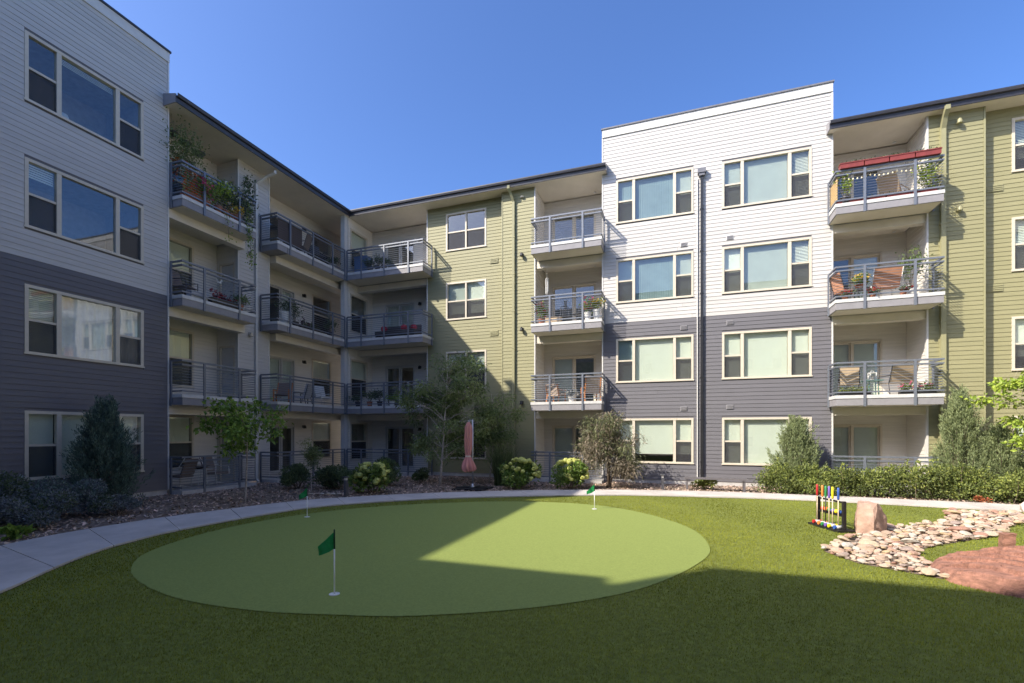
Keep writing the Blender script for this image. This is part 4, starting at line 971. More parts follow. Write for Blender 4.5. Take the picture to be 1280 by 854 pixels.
# ------------------------------------------------------------------ folded parasol
M_PINKF = mat('parasol_fabric', (.52, .22, .215), rough=.85, var=.09, scale=6, bump=.2, bscale=90, col2=(.58, .26, .20)); M_ALU = mat('aluminium', (.42, .43, .45), rough=.4, metal=.6)
def parasol(x, y):
    root = empty('parasol', (x, y, 0), 'folded pink cantilever parasol on a dark base by the path', 'parasol')
    b = MB(); b.box(x-.6, x+.6, y-.06, y+.06, .02, .075).box(x-.06, x+.06, y-.5, y-.061, .02, .075).box(x-.06, x+.06, y+.061, y+.5, .02, .075)
    for (px, py) in ((-.33, -.3), (.33, -.3), (-.33, .3), (.33, .3)): b.box(x+px-.22, x+px+.22, y+py-.2, y+py+.2, .01, .06)
    b.build('base', M_BLACK, root)
    MB().lathe([(.07, .06), (.07, .10), (.045, .13), (.04, .2)], (x, y, 0), 12).build('hub', M_ALU, root, smooth=True)
    MB().tube([(x, y, .1), (x, y, 2.38)], .028, n=10).build('mast', M_ALU, root, smooth=True)
    cx, cy = x-.135, y-.05
    MB().tube([(x, y, 2.30), (x-.06, y-.02, 2.37), (cx, cy, 2.36), (cx, cy, 2.25)], .014, n=6).build('arm', M_ALU, root, smooth=True)
    prof = [(.012, 2.30), (.05, 2.27), (.095, 2.16), (.11, 2.0), (.115, 1.75), (.105, 1.45), (.085, 1.22), (.078, 1.13), (.10, 1.05), (.155, .92), (.19, .78), (.20, .68), (.17, .62)]
    V = []; Q = []; n = 48
    for i, (r, z) in enumerate(prof):
        for j in range(n):
            a = 2*math.pi*j/n; p = 1+(.22+.012*i)*math.sin(8*a+.4*math.sin(i*.9))+.10*math.sin(3*a+i*.6); rr = r*p
            V.append((cx+rr*math.cos(a), cy+rr*math.sin(a), z+(.035*math.sin(8*a) if i > 9 else 0)))
    for i in range(len(prof)-1):
        for j in range(n): Q.append((i*n+j, i*n+(j+1) % n, (i+1)*n+(j+1) % n, (i+1)*n+j))
    npmesh('canopy', V, Q, M_PINKF, root, smooth=True)
    MB().lathe([(.092, 1.10), (.10, 1.115), (.10, 1.145), (.092, 1.16)], (cx, cy, 0), 20).build('tie_strap', M_TRIM, root)
parasol(-6.56, 14.75)
# ------------------------------------------------------------------ bollard lights and bench
def bollard(x, y, h, label):
    root = empty('bollard_light', (x, y, 0), label, 'bollard'); M_ = mat('bollard_paint', (.07, .07, .08), rough=.45)
    MB().box(x-.045, x+.045, y-.045, y+.045, 0, h-.10).box(x-.08, x+.08, y-.08, y+.08, 0, .02).build('post', M_, root)
    MB().box(x-.075, x+.075, y-.075, y+.075, h-.03, h).build('cap', M_, root)
    MB().box(x-.035, x+.035, y-.035, y+.035, h-.0995, h-.031).build('lens', M_WTRIM, root)
bollard(-9.32, 11.66, .62, 'dark path bollard beside the lime hydrangea near the column')
bollard(-.42, 16.75, .52, 'dark path bollard beside the bench in front of the grey block')
def bench():
    root = empty('bench', (1.25, 16.95, 0), 'backless metal bench in front of the grey block', 'bench'); M_ = mat('bench_metal', (.12, .11, .115), rough=.5)
    for k in range(3): MB().box(.27, 2.20, 16.80+k*.115, 16.90+k*.115, .385, .435).build('slat', M_, root)
    for x in (.36, 2.10): MB().box(x-.03, x+.03, 16.82, 17.10, .335, .384).box(x-.03, x+.03, 16.84, 16.90, -.02, .3345).box(x-.03, x+.03, 17.02, 17.08, -.02, .3345).build('leg', M_, root)
bench()
# ------------------------------------------------------------------ croquet rack, mallets, balls
def croquet():
    A = np.array([2.84, 11.50]); B = np.array([3.10, 10.80]); u = (B-A)/np.linalg.norm(B-A); v = np.array([u[1], -u[0]])*-1; L = np.linalg.norm(B-A)
    if v[0] < 0: v = -v
    M_ = mat('rack_black', (.015, .014, .014), rough=.5)
    def bx(mb, s0, s1, w0, w1, z0, z1):
        P = [(*(A+u*s+v*w), z) for z in (z0, z1) for (s, w) in ((s0, w0), (s1, w0), (s1, w1), (s0, w1))]
        mb.add(P, [(0, 3, 2, 1), (4, 5, 6, 7), (0, 1, 5, 4), (1, 2, 6, 5), (2, 3, 7, 6), (3, 0, 4, 7)])
    root = empty('croquet_rack', (2.97, 11.15, 0), 'black croquet rack holding coloured mallets beside the pink boulder', 'rack')
    b = MB(); bx(b, -.08, L+.08, -.17, .17, .0, .045); b.build('base', M_, root)
    for s in (0, L):
        b = MB(); bx(b, s-.025, s+.025, -.03, .03, .046, .60); b.build('upright', M_, root)
    for z, w in ((.56, .02), (.30, .05)):
        b = MB(); bx(b, .026, L-.026, -w, w, z, z+.03); b.build('crossbar', M_, root)
    cols = [('red', (.42, .02, .025)), ('orange', (.75, .22, .05)), ('green', (.03, .22, .07)), ('purple', (.17, .10, .38)), ('yellow', (.75, .62, .02)), ('blue', (.04, .10, .36))]
    pos = [.06, .22, .32, .42, .52, .68]
    for (n_, c), s in zip(cols, pos):
        mt = mat('mallet_'+n_, c, rough=.4, var=.03); wood = mat('mallet_wood', (.62, .50, .34), rough=.5, var=.1, scale=20)
        p = A+u*s-v*.065; r = empty('croquet_mallet', (*p, .046), 'croquet mallet with a %s handle standing in the black rack' % n_, 'mallet', 'mallets in the croquet rack')
        MB().tube([(*p, .10), (*p, .62)], .010, n=8).build('shaft', wood if n_ != 'green' else M_, r, smooth=True)
        MB().tube([(*p, .62), (*p, .64), (*p, .85), (*p, .86)], [.012, .021, .021, .014], n=10).build('grip', mt, r, smooth=True)
        q0, q1 = p-v*.085, p+v*.085
        MB().tube([(*q0, .085), (*q1, .085)], .034, n=12).build('head', M_WTRIM, r, smooth=True)
        for e, f in ((q0-v*.002, q0+v*.035), (q1-v*.035, q1+v*.002)): MB().tube([(*e, .085), (*f, .085)], .0355, n=12).build('head_band', mt, r)
    for k, (n_, c) in enumerate(cols):
        p = A+u*(.14+.1*k)-v*.0; mt = MATS['mallet_'+n_]
        o = MB().lathe([(.042*math.cos(t), .042*math.sin(t)) for t in np.linspace(-1.5, 1.5, 9)], (*p, .33+.043), 14).build('croquet_ball', mt, None, smooth=True)
        tag(o, '%s croquet ball lying on the middle bar of the rack' % n_, 'ball', 'croquet balls in the rack')
croquet()
# ------------------------------------------------------------------ balcony things
M_TERRA = mat('terracotta', (.34, .13, .07), rough=.8); M_WPOT = mat('white_pot', (.68, .67, .64), rough=.5); M_DPOT = mat('dark_pot', (.05, .045, .045), rough=.5); M_TAN = mat('tan_sling', (.50, .38, .25), rough=.8, var=.06, scale=30); M_BRSL = mat('brown_sling', (.20, .155, .13), rough=.8, var=.06, scale=30); M_ORW = mat('orange_wood', (.50, .19, .06), rough=.5, var=.12, scale=12)
M_REDP = mat('red_planter', (.20, .035, .03), rough=.55, var=.1); M_CUSH = mat('floral_cushion', (.55, .45, .36), rough=.9, var=.3, scale=18, col2=(.30, .22, .18)); M_REDC = mat('red_cushion', (.38, .03, .055), rough=.9, var=.15, scale=20); M_GREYC = mat('grey_cushion', (.42, .43, .47), rough=.9, var=.08); M_BAMB = mat('bamboo', (.50, .33, .13), rough=.7, var=.15, scale=8, stretch=(20, 20, 1)); M_TEAL = mat('teal_paint', (.10, .28, .22), rough=.5)
def pot_plant(x, y, z, h, r, leaf, label, pot=M_TERRA, pr=.13, ph=.24, flower=None, n=260, L=.09, Wd=.05, nf=30, up=.3, cat='potted plant', name='potted_plant', group=None, tall=False):
    root = empty(name, (x, y, z), label, cat, group)
    MB().lathe([(pr*.68, 0), (pr, ph*.86), (pr*1.1, ph*.87), (pr*1.1, ph), (pr*.95, ph), (pr*.9, ph*.9)], (x, y, z), 14).build('pot', pot, root, smooth=False)
    t = MB(); P = []; D = []
    k = 7
    for i in range(k):
        e = Vector((x+RNG.normal()*r*.45, y+RNG.normal()*r*.45, z+ph+(h-ph)*RNG.uniform(.4, .9))); t.tube(bend((x, y, z+ph*.8), e, .02, 3, .08), [.008, .007, .005, .003], n=4, cap=False)
        m = n//k; P.append(np.array(e)+RNG.normal(size=(m, 3))*np.array([r*.42, r*.42, (h-ph)*.2])); D.append(rdir(m, up))
    t.build('stem', M_BARKD, root)
    P = np.concatenate(P); P[:, 2] = np.maximum(P[:, 2], z+ph*.95); leaf_mesh('foliage', P, np.concatenate(D), L, Wd, leaf, root)
    if flower:
        q = P[RNG.integers(len(P), size=nf)]+np.array([0, 0, .03]); q = np.repeat(q, 7, 0)+RNG.normal(size=(nf*7, 3))*.012; leaf_mesh('flowers', q, rdir(nf*7, .3), .06, .05, flower, root, kind='stuff')
    return root
def planter(x, y, z, ax, L, label, m=M_REDP, leaf=L_DARK, flower=None, h=.20, w=.2, ph=.28, n=320, group=None, nf=30, empty_top=False):
    """box planter with its long side along ax ('x' or 'y')"""
    root = empty('planter_box', (x, y, z), label, 'planter', group); hx, hy = (L/2, w/2) if ax == 'x' else (w/2, L/2)
    b = MB(); b.box(x-hx, x+hx, y-hy, y+hy, z, z+h-.03).box(x-hx-.015, x+hx+.015, y-hy-.015, y+hy+.015, z+h-.0295, z+h); b.build('box', m, root)
    P = np.c_[RNG.uniform(x-hx*.92, x+hx*.92, n), RNG.uniform(y-hy*.9, y+hy*.9, n), z+h+np.abs(RNG.normal(0, ph*.5, n))]
    if n: leaf_mesh('foliage', P, rdir(n, .5), .075, .04, leaf, root)
    if flower and n:
        q = np.repeat(P[RNG.integers(n, size=nf)]+np.array([0, 0, .04]), 7, 0)+RNG.normal(size=(nf*7, 3))*.014; leaf_mesh('flowers', q, rdir(nf*7, .3), .06, .05, flower, root, kind='stuff')
    return root
def chair(x, y, z, rot, label, sling=M_TAN, frame=M_DPOT, group=None, w=.56, sh=.42, bh=.55, recl=.30, wood=False, cushion=None, seatd=.5):
    root = empty('patio_chair', (x, y, z), label, 'chair', group); M = Matrix.Translation((x, y, z)) @ Matrix.Rotation(rot, 4, 'Z')
    T = lambda p: tuple(M @ Vector(p)); hw = w/2; r = .014 if not wood else .022; sq = wood
    def tb(pts, nm): MB().tube([T(p) for p in pts], r, n=4 if sq else 8, square=sq).build(nm, frame, root, smooth=not sq)
    for s in (-1, 1):
        tb([(s*hw, -seatd*.5, 0), (s*hw, -seatd*.5, sh+.20)], 'leg'); tb([(s*hw, seatd*.55, 0), (s*hw, seatd*.42, sh)], 'leg')
        tb([(s*hw, -seatd*.5, sh+.2), (s*hw, seatd*.5+.03, sh+.2)], 'armrest')
        tb([(s*hw*.96, seatd*.42, sh-.02), (s*hw*.96, seatd*.42+recl*bh, sh+bh)], 'back_frame')
    def panel(a, b, th, nm, m):
        (y0, z0), (y1, z1) = a, b; n = 5; mb = MB(); V = []
        for i in range(n+1):
            t = i/n; yy = y0+(y1-y0)*t; zz = z0+(z1-z0)*t-.02*math.sin(math.pi*t); d = Vector((0, -(z1-z0), y1-y0)).normalized()*th
            V += [T((-hw*.95, yy, zz)), T((hw*.95, yy, zz)), T((hw*.95, yy+d.y, zz+d.z)), T((-hw*.95, yy+d.y, zz+d.z))]
        F_ = []
        for i in range(n):
            k = 4*i
            for j in range(4): F_.append((k+j, k+(j+1) % 4, k+4+(j+1) % 4, k+4+j))
        F_ += [(0, 1, 2, 3), (4*n+3, 4*n+2, 4*n+1, 4*n)]; mb.add(V, F_); mb.build(nm, m, root, smooth=False)
    panel((-seatd*.5, sh), (seatd*.42, sh-.03), .018 if not cushion else .08, 'seat', cushion or sling)
    panel((seatd*.42, sh), (seatd*.42+recl*bh, sh+bh), .018 if not cushion else .10, 'backrest', cushion or sling)
    return root
def table(x, y, z, r, h, label, top=M_DPOT, leg=M_DPOT, square=False):
    root = empty('patio_table', (x, y, z), label, 'table')
    if square: MB().box(x-r, x+r, y-r, y+r, z+h-.03, z+h).build('table_top', top, root)
    else: MB().lathe([(r*.97, h-.03), (r, h-.022), (r, h-.005), (r*.98, h)], (x, y, z), 22).build('table_top', top, root)
    for a in range(4):
        c, s = math.cos(a*1.571+.785), math.sin(a*1.571+.785); MB().tube([(x+c*r*.85, y+s*r*.85, z), (x+c*r*.7, y+s*r*.7, z+h-.03)], .012, n=6).build('leg', leg, root)
    return root
def vine(x0, y0, z0, pts, n, leaf, label, L=.07, Wd=.05, spread=.1):
    root = empty('climbing_vine', (x0, y0, z0), label, 'vine'); MB().tube(pts, .006, n=5).build('stem', M_BARKD, root)
    Pp = np.array(pts); t = RNG.uniform(0, len(pts)-1.001, n); i = t.astype(int); f = (t-i)[:, None]; P = Pp[i]*(1-f)+Pp[i+1]*f+RNG.normal(size=(n, 3))*spread
    leaf_mesh('foliage', P, rdir(n, -.2), L, Wd, leaf, root); return root
F1, F2, F3, F4 = FL
# left wing, top balcony in flower
pot_plant(-14.95, 10.75, F4, 2.0, .42, L_LOC2, 'tall airy potted shrub rising above the flowered top balcony', pot=M_DPOT, n=1300, L=.09, Wd=.04, ph=.35, pr=.18)
planter(-14.64, 10.95, F4, 'y', .8, 'planter of orange and red flowers at the near end of the flowered balcony', m=M_TERRA, leaf=L_TREE, flower=L_ORA, ph=.7, n=900, nf=150)
pot_plant(-15.5, 10.62, F4, 1.35, .35, L_DARK, 'pot of orange blossoms beside the white wall on the flowered balcony', flower=L_ORA, nf=110, n=260)
pot_plant(-14.64, 11.35, F4, .85, .32, L_TREE, 'potted plant with pink flowers on the flowered balcony', flower=L_PINK, nf=70, n=420)
pot_plant(-14.62, 11.75, F4, .95, .34, L_LIME, 'bright lime leaved potted plant on the flowered balcony', n=800, L=.1, Wd=.06)
for k, yy in enumerate((12.05, 12.35, 12.68)):
    pot_plant(-14.66-.08*k, yy, F4, [1.0, 1.15, .9][k], .34, L_DARK, ['dark leafy pot with white blossoms next to the lime plant', 'tallest dark pot plant with white blossoms on the flowered balcony', 'dark pot with white blossoms before the white pier'][k], flower=L_WHT, nf=44, n=760)
pot_plant(-14.60, 12.48, F4, .55, .26, L_YEL, 'small yellow leaved potted plant on the flowered balcony', n=220)
vine(-15.2, 13.5, F4, [(-15.22, 13.35, F4), (-15.2, 13.42, F4+.7), (-15.22, 13.5, F4+1.4), (-15.2, 13.45, F4+2.2)], 620, L_DARK, 'climbing vine on the white pier above the flowered balcony', spread=.11, L=.10, Wd=.06)
vine(-14.42, 12.85, F4, [(-14.42, 12.75, F4+.75), (-14.40, 12.8, F4-.1), (-14.41, 12.86, F4-.8), (-14.41, 12.88, F4-1.5)], 240, L_TREE, 'trailing vine hanging down from the corner of the flowered balcony', spread=.06)
vine(-14.41, 11.95, F4, [(-14.42, 11.9, F4+.1), (-14.40, 11.95, F4-.4), (-14.41, 12.0, F4-.85)], 50, L_TREE, 'short trailing vine below the middle of the flowered balcony', spread=.06, L=.06, Wd=.04)
for k in range(3):
    y = 10.6+k*.55; root = empty('hanging_basket', (-15.2, y, F4+2.25), ['hanging dark basket nearest the white wall on the flowered balcony', 'middle hanging dark basket on the flowered balcony', 'hanging dark basket nearest the closet door on the flowered balcony'][k], 'basket', 'hanging baskets')
    MB().lathe([(.02, 2.08), (.12, 2.10), (.19, 2.17), (.20, 2.19), (.17, 2.19), (.1, 2.13)], (-15.2-.12*k, y, F4), 14).build('bowl', M_DPOT, root)
    MB().tube([(-15.2-.12*k, y, F4+2.13), (-15.2-.12*k, y, SOF+.02)], .005, n=4).build('chain', M_DPOT, root)
# left wing, 3rd floor near
chair(-15.1, 10.95, F3, 1.9, 'dark patio chair with a grey blanket below the flowered balcony', sling=M_BRSL)
planter(-14.66, 11.05, F3, 'y', .55, 'pale cushion box at the near end of the balcony below the flowers', m=M_GREYC, n=0, h=.24, w=.25)
planter(-14.63, 11.95, F3, 'y', .95, 'planter of dark red flowers on the balcony below the flowered one', m=M_DPOT, leaf=L_PUR, flower=L_RED, ph=.2, n=200)
pot_plant(-14.66, 12.62, F3, .5, .24, L_LOC2, 'bushy potted herb on the balcony below the flowered one', n=260)
def butterfly(x, y, z):
    root = empty('butterfly_ornament', (x, y, z), 'white butterfly ornament hung on the balcony railing', 'ornament'); b = MB()
    for s in (-1, 1): b.add([(x, y+s*.008, z), (x+.02, y+s*.10, z+.09), (x+.02, y+s*.12, z+.02), (x+.01, y+s*.05, z-.01), (x+.02, y+s*.09, z-.07), (x, y+s*.01, z-.05)], [(0, 1, 2, 3), (0, 3, 4, 5)])
    b.build('wings', M_WPOT, root); MB().tube([(x, y, z-.07), (x, y, z+.05)], .008, n=5).build('body', M_DPOT, root)
butterfly(-14.53, 11.72, F3+.78)
# left wing, ground floor patio
def swivel(x, y, z, rot, label):
    root = empty('patio_chair', (x, y, z), label, 'chair', 'swivel chairs on the ground floor patio'); M = Matrix.Translation((x, y, z)) @ Matrix.Rotation(rot, 4, 'Z'); T = lambda p: tuple(M @ Vector(p))
    for k in range(4):
        a = k*math.pi/2+.78; MB().tube([T((0, 0, .12)), T((math.cos(a)*.28, math.sin(a)*.28, .02))], .014, n=6).build('leg', M_WPOT, root)
    MB().tube([T((0, 0, .1)), T((0, 0, .36))], .025, n=8).build('stem', M_WPOT, root)
    b = MB(); b.add([T(p) for p in ((-.26, -.25, .40), (.26, -.25, .40), (.26, .24, .38), (-.26, .24, .38), (-.26, -.25, .46), (.26, -.25, .46), (.26, .24, .45), (-.26, .24, .45))], [(0, 3, 2, 1), (4, 5, 6, 7), (0, 1, 5, 4), (1, 2, 6, 5), (2, 3, 7, 6), (3, 0, 4, 7)]); b.build('seat', M_BRSL, root)
    b = MB(); b.add([T(p) for p in ((-.25, .22, .47), (.25, .22, .47), (.25, .40, .98), (-.25, .40, .98), (-.25, .27, .47), (.25, .27, .47), (.25, .45, .97), (-.25, .45, .97))], [(0, 1, 2, 3), (7, 6, 5, 4), (0, 4, 5, 1), (1, 5, 6, 2), (2, 6, 7, 3), (3, 7, 4, 0)]); b.build('backrest', M_BRSL, root)
    for s in (-1, 1): MB().tube([T((s*.30, -.24, .38)), T((s*.31, -.22, .64)), T((s*.31, .2, .66)), T((s*.27, .36, .92)), T((s*.26, .42, 1.0))], .014, n=6).build('armrest', M_WPOT, root)
    MB().tube([T((-.30, -.24, .38)), T((-.3, .2, .36)), T((.3, .2, .36)), T((.30, -.24, .38))], .014, n=6).build('seat_frame', M_WPOT, root)
swivel(-15.0, 12.0, F1, R(100), 'brown swivel patio chair with a pale frame by the closet door')
swivel(-15.1, 10.82, F1, R(-80), 'brown swivel patio chair close to the charcoal wall')
rt = table(-14.95, 11.35, F1, .28, .62, 'small pale square patio table carrying a dark bowl', top=M_WPOT, leg=M_WPOT, square=True)
o = MB().lathe([(.08, 0), (.10, .01), (.30, .07), (.33, .09), (.31, .09), (.1, .03)], (-14.95, 11.35, F1+.62), 20).build('bowl', M_DPOT, None, smooth=True); tag(o, 'wide dark bowl resting on the small pale patio table', 'bowl')
# left wing, far balconies
def screen_panel(x, y0, y1, z, h, m, label, horizontal=True):
    root = empty('privacy_screen', (x, (y0+y1)/2, z), label, 'screen'); n = int(h/.045)
    for i in range(n): MB().box(x-.008, x+.008, y0, y1, z+.12+i*.045, z+.12+i*.045+.036).build('slat', m, root)
screen_panel(BX-.075, 14.2, 15.45, F4, .84, mat('brown_reed', (.075, .05, .042), rough=.85), 'dark brown reed screen tied to the top railing beside the white pier')
chair(-15.0, 15.9, F4, -1.2, 'dark chair behind the reed screen on the top corner balcony', sling=M_BRSL)
chair(-15.1, 16.9, F4, 1.2, 'dark cushioned chair near the column on the top corner balcony', sling=M_BRSL, cushion=M_DPOT)
pot_plant(-14.75, 17.5, F4, .55, .2, L_DARK, 'small dark plant by the column on the top corner balcony', pot=M_WPOT)
pot_plant(-14.72, 14.75, F3, .95, .28, L_DARK, 'dark plant in a white pot beside the white pier', pot=M_WPOT, ph=.5, pr=.2)
planter(-14.66, 16.05, F3, 'y', 1.2, 'long planter of small purple flowers before the sliding door', m=M_DPOT, leaf=L_DARK, flower=L_PUR, ph=.16, n=260, h=.16)
pot_plant(-14.78, 15.35, F3, 1.0, .3, L_DARK, 'dark leafy plant beside the white pot on the third floor balcony', pot=M_DPOT)
pot_plant(-14.8, 17.4, F3, .7, .22, L_DARK, 'dark plant by the column above the lounger balcony', pot=M_DPOT)
chair(-15.05, 14.95, F2, .6, 'wooden lounge chair on the balcony above the sapling', sling=M_BRSL, frame=M_ORW, wood=True, recl=.8, sh=.32)
chair(-15.1, 16.1, F2, -1.3, 'low chair with grey cushions beside the wooden lounge chair', sling=M_GREYC, frame=M_DPOT, cushion=M_GREYC, sh=.3)
chair(-15.0, 17.2, F2, 1.4, 'white cushioned armchair near the column on the second floor', sling=M_WPOT, frame=M_WPOT, cushion=M_WPOT, sh=.34)
table(-15.3, 16.6, F2, .3, .4, 'low round dark table between the cushioned chairs')
# corner balconies of the back wing
def cool_box(x, y, z, label):
    root = empty('storage_bin', (x, y, z), label, 'bin'); m = mat('blue_plastic', (.10, .17, .30), rough=.5)
    MB().box(x-.35, x+.35, y-.2, y+.2, z, z+.82).build('body', m, root); MB().box(x-.37, x+.37, y-.22, y+.22, z+.821, z+.88).build('lid', m, root)
cool_box(-14.0, 18.75, F4, 'blue storage bin in the corner of the top balcony')
for k, (x, h) in enumerate(((-13.35, .55), (-12.95, .7), (-12.6, .5))):
    pot_plant(x, 18.4, F4, h, .22, L_DARK, ['low dark plant beside the blue bin', 'taller dark plant on the top corner balcony', 'dark plant at the sunlit part of the top corner railing'][k], pot=M_DPOT)
def red_bench(x0, x1, y, z):
    root = empty('outdoor_sofa', ((x0+x1)/2, y, z), 'dark outdoor sofa with red cushions on the corner balcony', 'sofa'); 
    MB().box(x0, x1, y-.3, y+.3, z+.16, z+.30).build('seat', M_DPOT, root); MB().box(x0, x1, y+.31, y+.38, z+.16, z+.62).build('backrest', M_DPOT, root)
    for x in (x0+.05, x1-.05): MB().box(x-.03, x+.03, y-.28, y+.3, z, z+.159).build('leg', M_DPOT, root)
    for k, (x, w) in enumerate(((x0+.38, .26), (x1-.62, .26), (x1-.12, .24))):
        MB().lathe([(w*.6*math.cos(t)+.0, w*math.sin(t)*.55) for t in np.linspace(-1.5, 1.5, 8)], (x, y-.12, z+.30+w*.5), 12).build('cushion', M_REDC, root, smooth=True)
red_bench(-13.0, -10.95, 18.55, F3)
for k, x in enumerate((-14.05, -13.4, -12.85, -12.2)):
    pot_plant(x, 18.42, F2, [.5, .62, .7, .5][k], .25, [L_DARK, L_HYD, L_DARK, L_TREE][k], ['dark plant next to the column on the second floor corner', 'broad leaved potted plant on the second floor corner balcony', 'bushiest dark potted plant on the second floor corner balcony', 'bright green potted plant behind the locust tree crown'][k], pot=[M_DPOT, M_TERRA, M_DPOT, M_WPOT][k])
# middle bay
planter(-4.6, 18.3, F3, 'x', .6, 'tan cushion stool on the third floor middle balcony', m=M_TAN, n=0, h=.28, w=.4)
pot_plant(-5.1, 18.25, F3, .75, .2, L_TREE, 'pot of red and yellow flowers by the olive wall', flower=L_RED, nf=24, pot=M_TERRA)
def bistro(x, y, z, label, rot):
    root = empty('wire_chair', (x, y, z), label, 'chair'); M = Matrix.Translation((x, y, z)) @ Matrix.Rotation(rot, 4, 'Z'); T = lambda p: tuple(M @ Vector(p))
    for s in (-1, 1):
        MB().tube([T((s*.2, -.2, 0)), T((s*.19, -.19, .45))], .01, n=5).build('leg', M_BLACK, root); MB().tube([T((s*.2, .2, 0)), T((s*.18, .18, .45)), T((s*.17, .26, .92))], .01, n=5).build('leg', M_BLACK, root)
    MB().lathe([(.2, .44), (.21, .455), (.2, .47)], T((0, 0, 0)), 14).build('seat', M_BLACK, root)
    for k in range(5): MB().tube([T((-.17+.085*k, .19+.02, .5)), T((-.15+.075*k, .26, .9))], .012, n=5).build('back_rod', M_BLACK, root)
    MB().tube([T((-.17, .26, .92)), T((0, .28, .98)), T((.17, .26, .92))], .012, n=5).build('back_rail', M_BLACK, root)
bistro(-4.3, 19.0, F3, 'black wire bistro chair facing the blue glass door', .3); bistro(-3.75, 18.8, F3, 'black wire bistro chair beside the pink flower pot', -.6)
pot_plant(-3.25, 18.35, F3, .92, .24, L_TREE, 'pot of pink flowers on the third floor middle balcony', flower=L_PINK, nf=30, pot=M_WPOT, ph=.4)
pot_plant(-2.9, 18.3, F3, .8, .2, L_LIME, 'pot of yellow flowers at the corner next to the white block', flower=L_YEL, nf=26, pot=M_WPOT, ph=.45)
def chime(x, y, z):
    root = empty('wind_chime', (x, y, z), 'white wind chime hanging on the third floor middle balcony', 'wind chime')
    MB().tube([(x, y, z), (x, y, z+.62)], .004, n=4).build('cord', M_WPOT, root); MB().lathe([(.07, 0), (.08, .01), (.07, .02)], (x, y, z), 12).build('disc', M_WPOT, root)
    for k in range(5):
        a = k*1.257; MB().tube([(x+math.cos(a)*.055, y+math.sin(a)*.055, z), (x+math.cos(a)*.055, y+math.sin(a)*.055, z-.5-.04*k)], .011, n=6).build('tube', M_WPOT, root)
chime(-4.95, 18.55, F3+1.95)
chair(-4.55, 18.45, F2, 2.8, 'low orange wooden chair with a pale cushion near the olive wall', frame=M_ORW, wood=True, cushion=M_CUSH, sh=.3, bh=.4)
chair(-3.15, 18.45, F2, 3.6, 'orange wooden armchair with a floral cushion near the grey block', frame=M_ORW, wood=True, cushion=M_CUSH, w=.62, sh=.36, bh=.6)
pot_plant(-3.9, 18.35, F2, .45, .2, L_BLUE, 'small blue grey potted plant between the orange wooden chairs', pot=M_WPOT, flower=L_WHT, nf=20)
# right bay
for k in range(4):
    planter(5.32+k*.66, 17.86, F4+1.085, 'x', .63, ['red planter on the top railing nearest the white block', 'red railing planter second from the white block', 'red railing planter third from the white block', 'red planter on the top railing nearest the olive wall'][k], n=50, h=.17, w=.2, ph=.05, leaf=L_DARK, group='red planters on the top railing')
    planter(5.3+k*.66, 18.05, F4, 'x', .62, ['low red planter on the deck nearest the white block', 'low red deck planter second from the white block', 'low red deck planter third from the white block', 'low red planter on the deck nearest the olive wall'][k], n=40, h=.14, w=.18, ph=.05, leaf=L_DARK, group='red planters on the top deck')
def light_string():
    root = empty('string_lights', (6.2, 17.88, F4+.8), 'string of small cream lights along the top railing', 'string lights'); pts = []
    for i in range(19): t = i/18; pts.append((5.15+t*2.1, 17.885, F4+.83-.05*abs(math.sin(t*9.4))))
    MB().tube(pts, .004, n=4).build('wire', M_DPOT, root)
    m = mat('bulb_cream', (.8, .72, .45), rough=.3)
    for p in pts: MB().lathe([(.012, -.06), (.024, -.045), (.02, -.012), (.008, 0)], p, 8).build('bulb', m, root)
light_string()
pot_plant(7.45, 18.2, F4, .95, .24, L_LIME, 'tall bright green plant by the olive wall on the top balcony', n=520, pot=M_DPOT, L=.08)
pot_plant(5.2, 18.0, F4, .95, .16, L_LIME, 'narrow bright green plant in the bamboo screened corner', n=300, pot=M_DPOT, L=.08)
rt = empty('bamboo_screen', (4.93, 18.25, F4), 'bamboo cane screen on the side railing of the top balcony', 'screen')
for k in range(20): MB().tube([(4.955, 17.92+k*.034, F4+.13), (4.955, 17.92+k*.034, F4+.90)], .015, n=6).build('cane', M_BAMB, rt)
chair(6.75, 18.6, F4, 2.4, 'tan folding lounge chair on the top balcony with red planters', recl=.7, sh=.3, frame=M_TAN)
chair(5.35, 18.5, F3, 1.9, 'orange tan sling chair near the white block on the third floor', sling=mat('rust_sling', (.50, .24, .14), rough=.8), frame=M_DPOT)
chair(6.35, 18.45, F3, 3.3, 'wide orange tan sling chair with a red edge facing the lawn', sling=MATS['rust_sling'], frame=M_WPOT, w=.85)
table(5.75, 18.4, F3, .25, .42, 'small low table under the yellow flowers', top=M_DPOT)
pot_plant(5.75, 18.4, F3+.42, .42, .22, L_TREE, 'bowl of yellow and white flowers on the small low table', flower=L_YEL, nf=40, pot=M_TERRA, ph=.14, pr=.16)
pot_plant(7.05, 18.3, F3, 1.25, .27, L_HYD, 'tall leafy plant in a white pot by the olive wall', n=420, pot=M_WPOT, ph=.35, pr=.17)
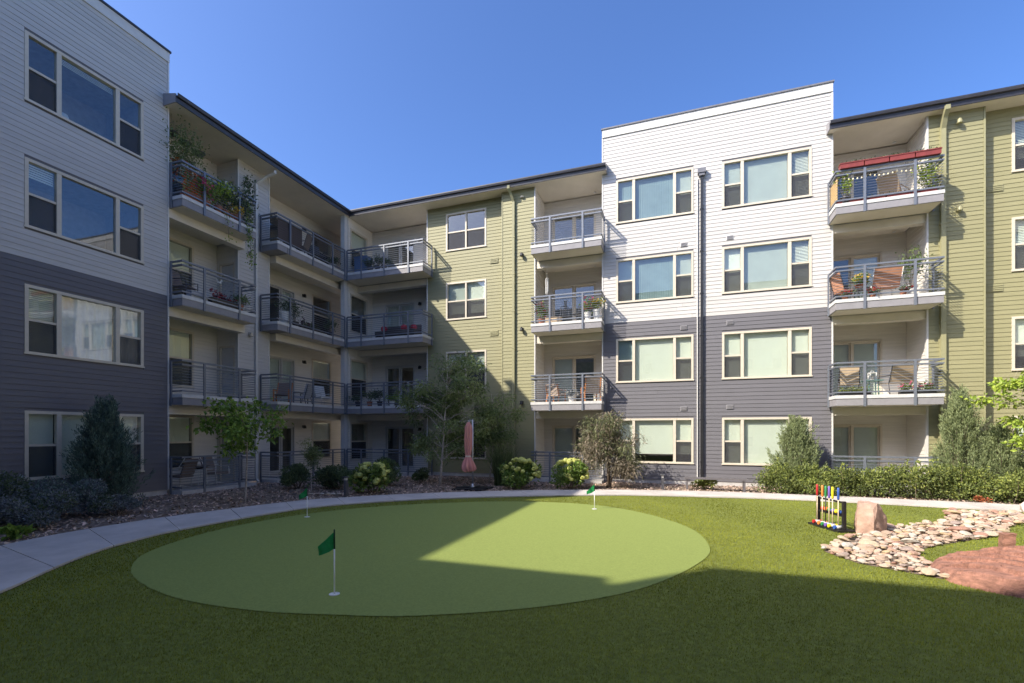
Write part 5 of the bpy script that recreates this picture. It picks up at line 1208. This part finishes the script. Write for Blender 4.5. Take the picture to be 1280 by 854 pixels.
for k, x in enumerate((5.2, 5.95, 6.75)):
    pot_plant(x, 18.0, F3, .26, .14, L_DARK, ['tiny red flower pot below the rust sling chair', 'tiny red flower pot beside the white post', 'tiny red flower pot before the tall leafy plant'][k], flower=L_RED, nf=14, n=80, pr=.09, ph=.13)
chair(5.45, 18.5, F2, 2.9, 'tan sling chair near the grey block on the second floor', sling=M_TAN)
chair(6.75, 18.45, F2, 3.4, 'wide tan sling chair near the olive wall on the second floor', sling=M_TAN, w=.8)
table(6.05, 18.35, F2, .24, .50, 'small teal table carrying a white lantern', top=M_TEAL, leg=M_TEAL, square=True)
def lantern(x, y, z):
    root = empty('lantern', (x, y, z), 'white lantern on the small teal table', 'lantern'); b = MB(); b.box(x-.1, x+.1, y-.1, y+.1, z, z+.025).box(x-.1, x+.1, y-.1, y+.1, z+.23, z+.255)
    for sx in (-1, 1):
        for sy in (-1, 1): b.box(x+sx*.085-.014, x+sx*.085+.014, y+sy*.085-.014, y+sy*.085+.014, z+.0251, z+.2299)
    b.build('frame', M_WPOT, root); MB().tube([(x, y, z+.026), (x, y, z+.13)], .03, n=10).build('candle', M_TRIM, root)
    MB().tube([(x-.05, y, z+.255), (x-.03, y, z+.31), (x+.03, y, z+.31), (x+.05, y, z+.255)], .006, n=5).build('handle', M_WPOT, root)
lantern(6.05, 18.35, F2+.5)
planter(7.1, 18.0, F2, 'x', .9, 'planter of flowering greenery by the olive wall on the second floor', m=M_DPOT, leaf=L_HYD, flower=L_PINK, h=.14, ph=.2, nf=16)
planter(5.45, 18.0, F2, 'x', .85, 'low planter of greenery by the grey block on the second floor', m=M_DPOT, leaf=L_HEDGE, h=.12, ph=.13)
# table lamp behind the top left window
def lamp(x, y, z):
    root = empty('table_lamp', (x, y, z), 'white lamp shade seen behind the top floor window of the white wall', 'lamp')
    MB().lathe([(.2, .42), (.12, .68), (.115, .68), (.195, .42)], (x, y, z), 18).build('lamp_shade', M_WPOT, root, smooth=True)
    MB().lathe([(.09, 0), (.09, .02), (.03, .05), (.045, .2), (.02, .42)], (x, y, z), 12).build('stand', M_TRIM, root, smooth=True)
lamp(-15.55, 7.95, WZ[3][0]-.28)
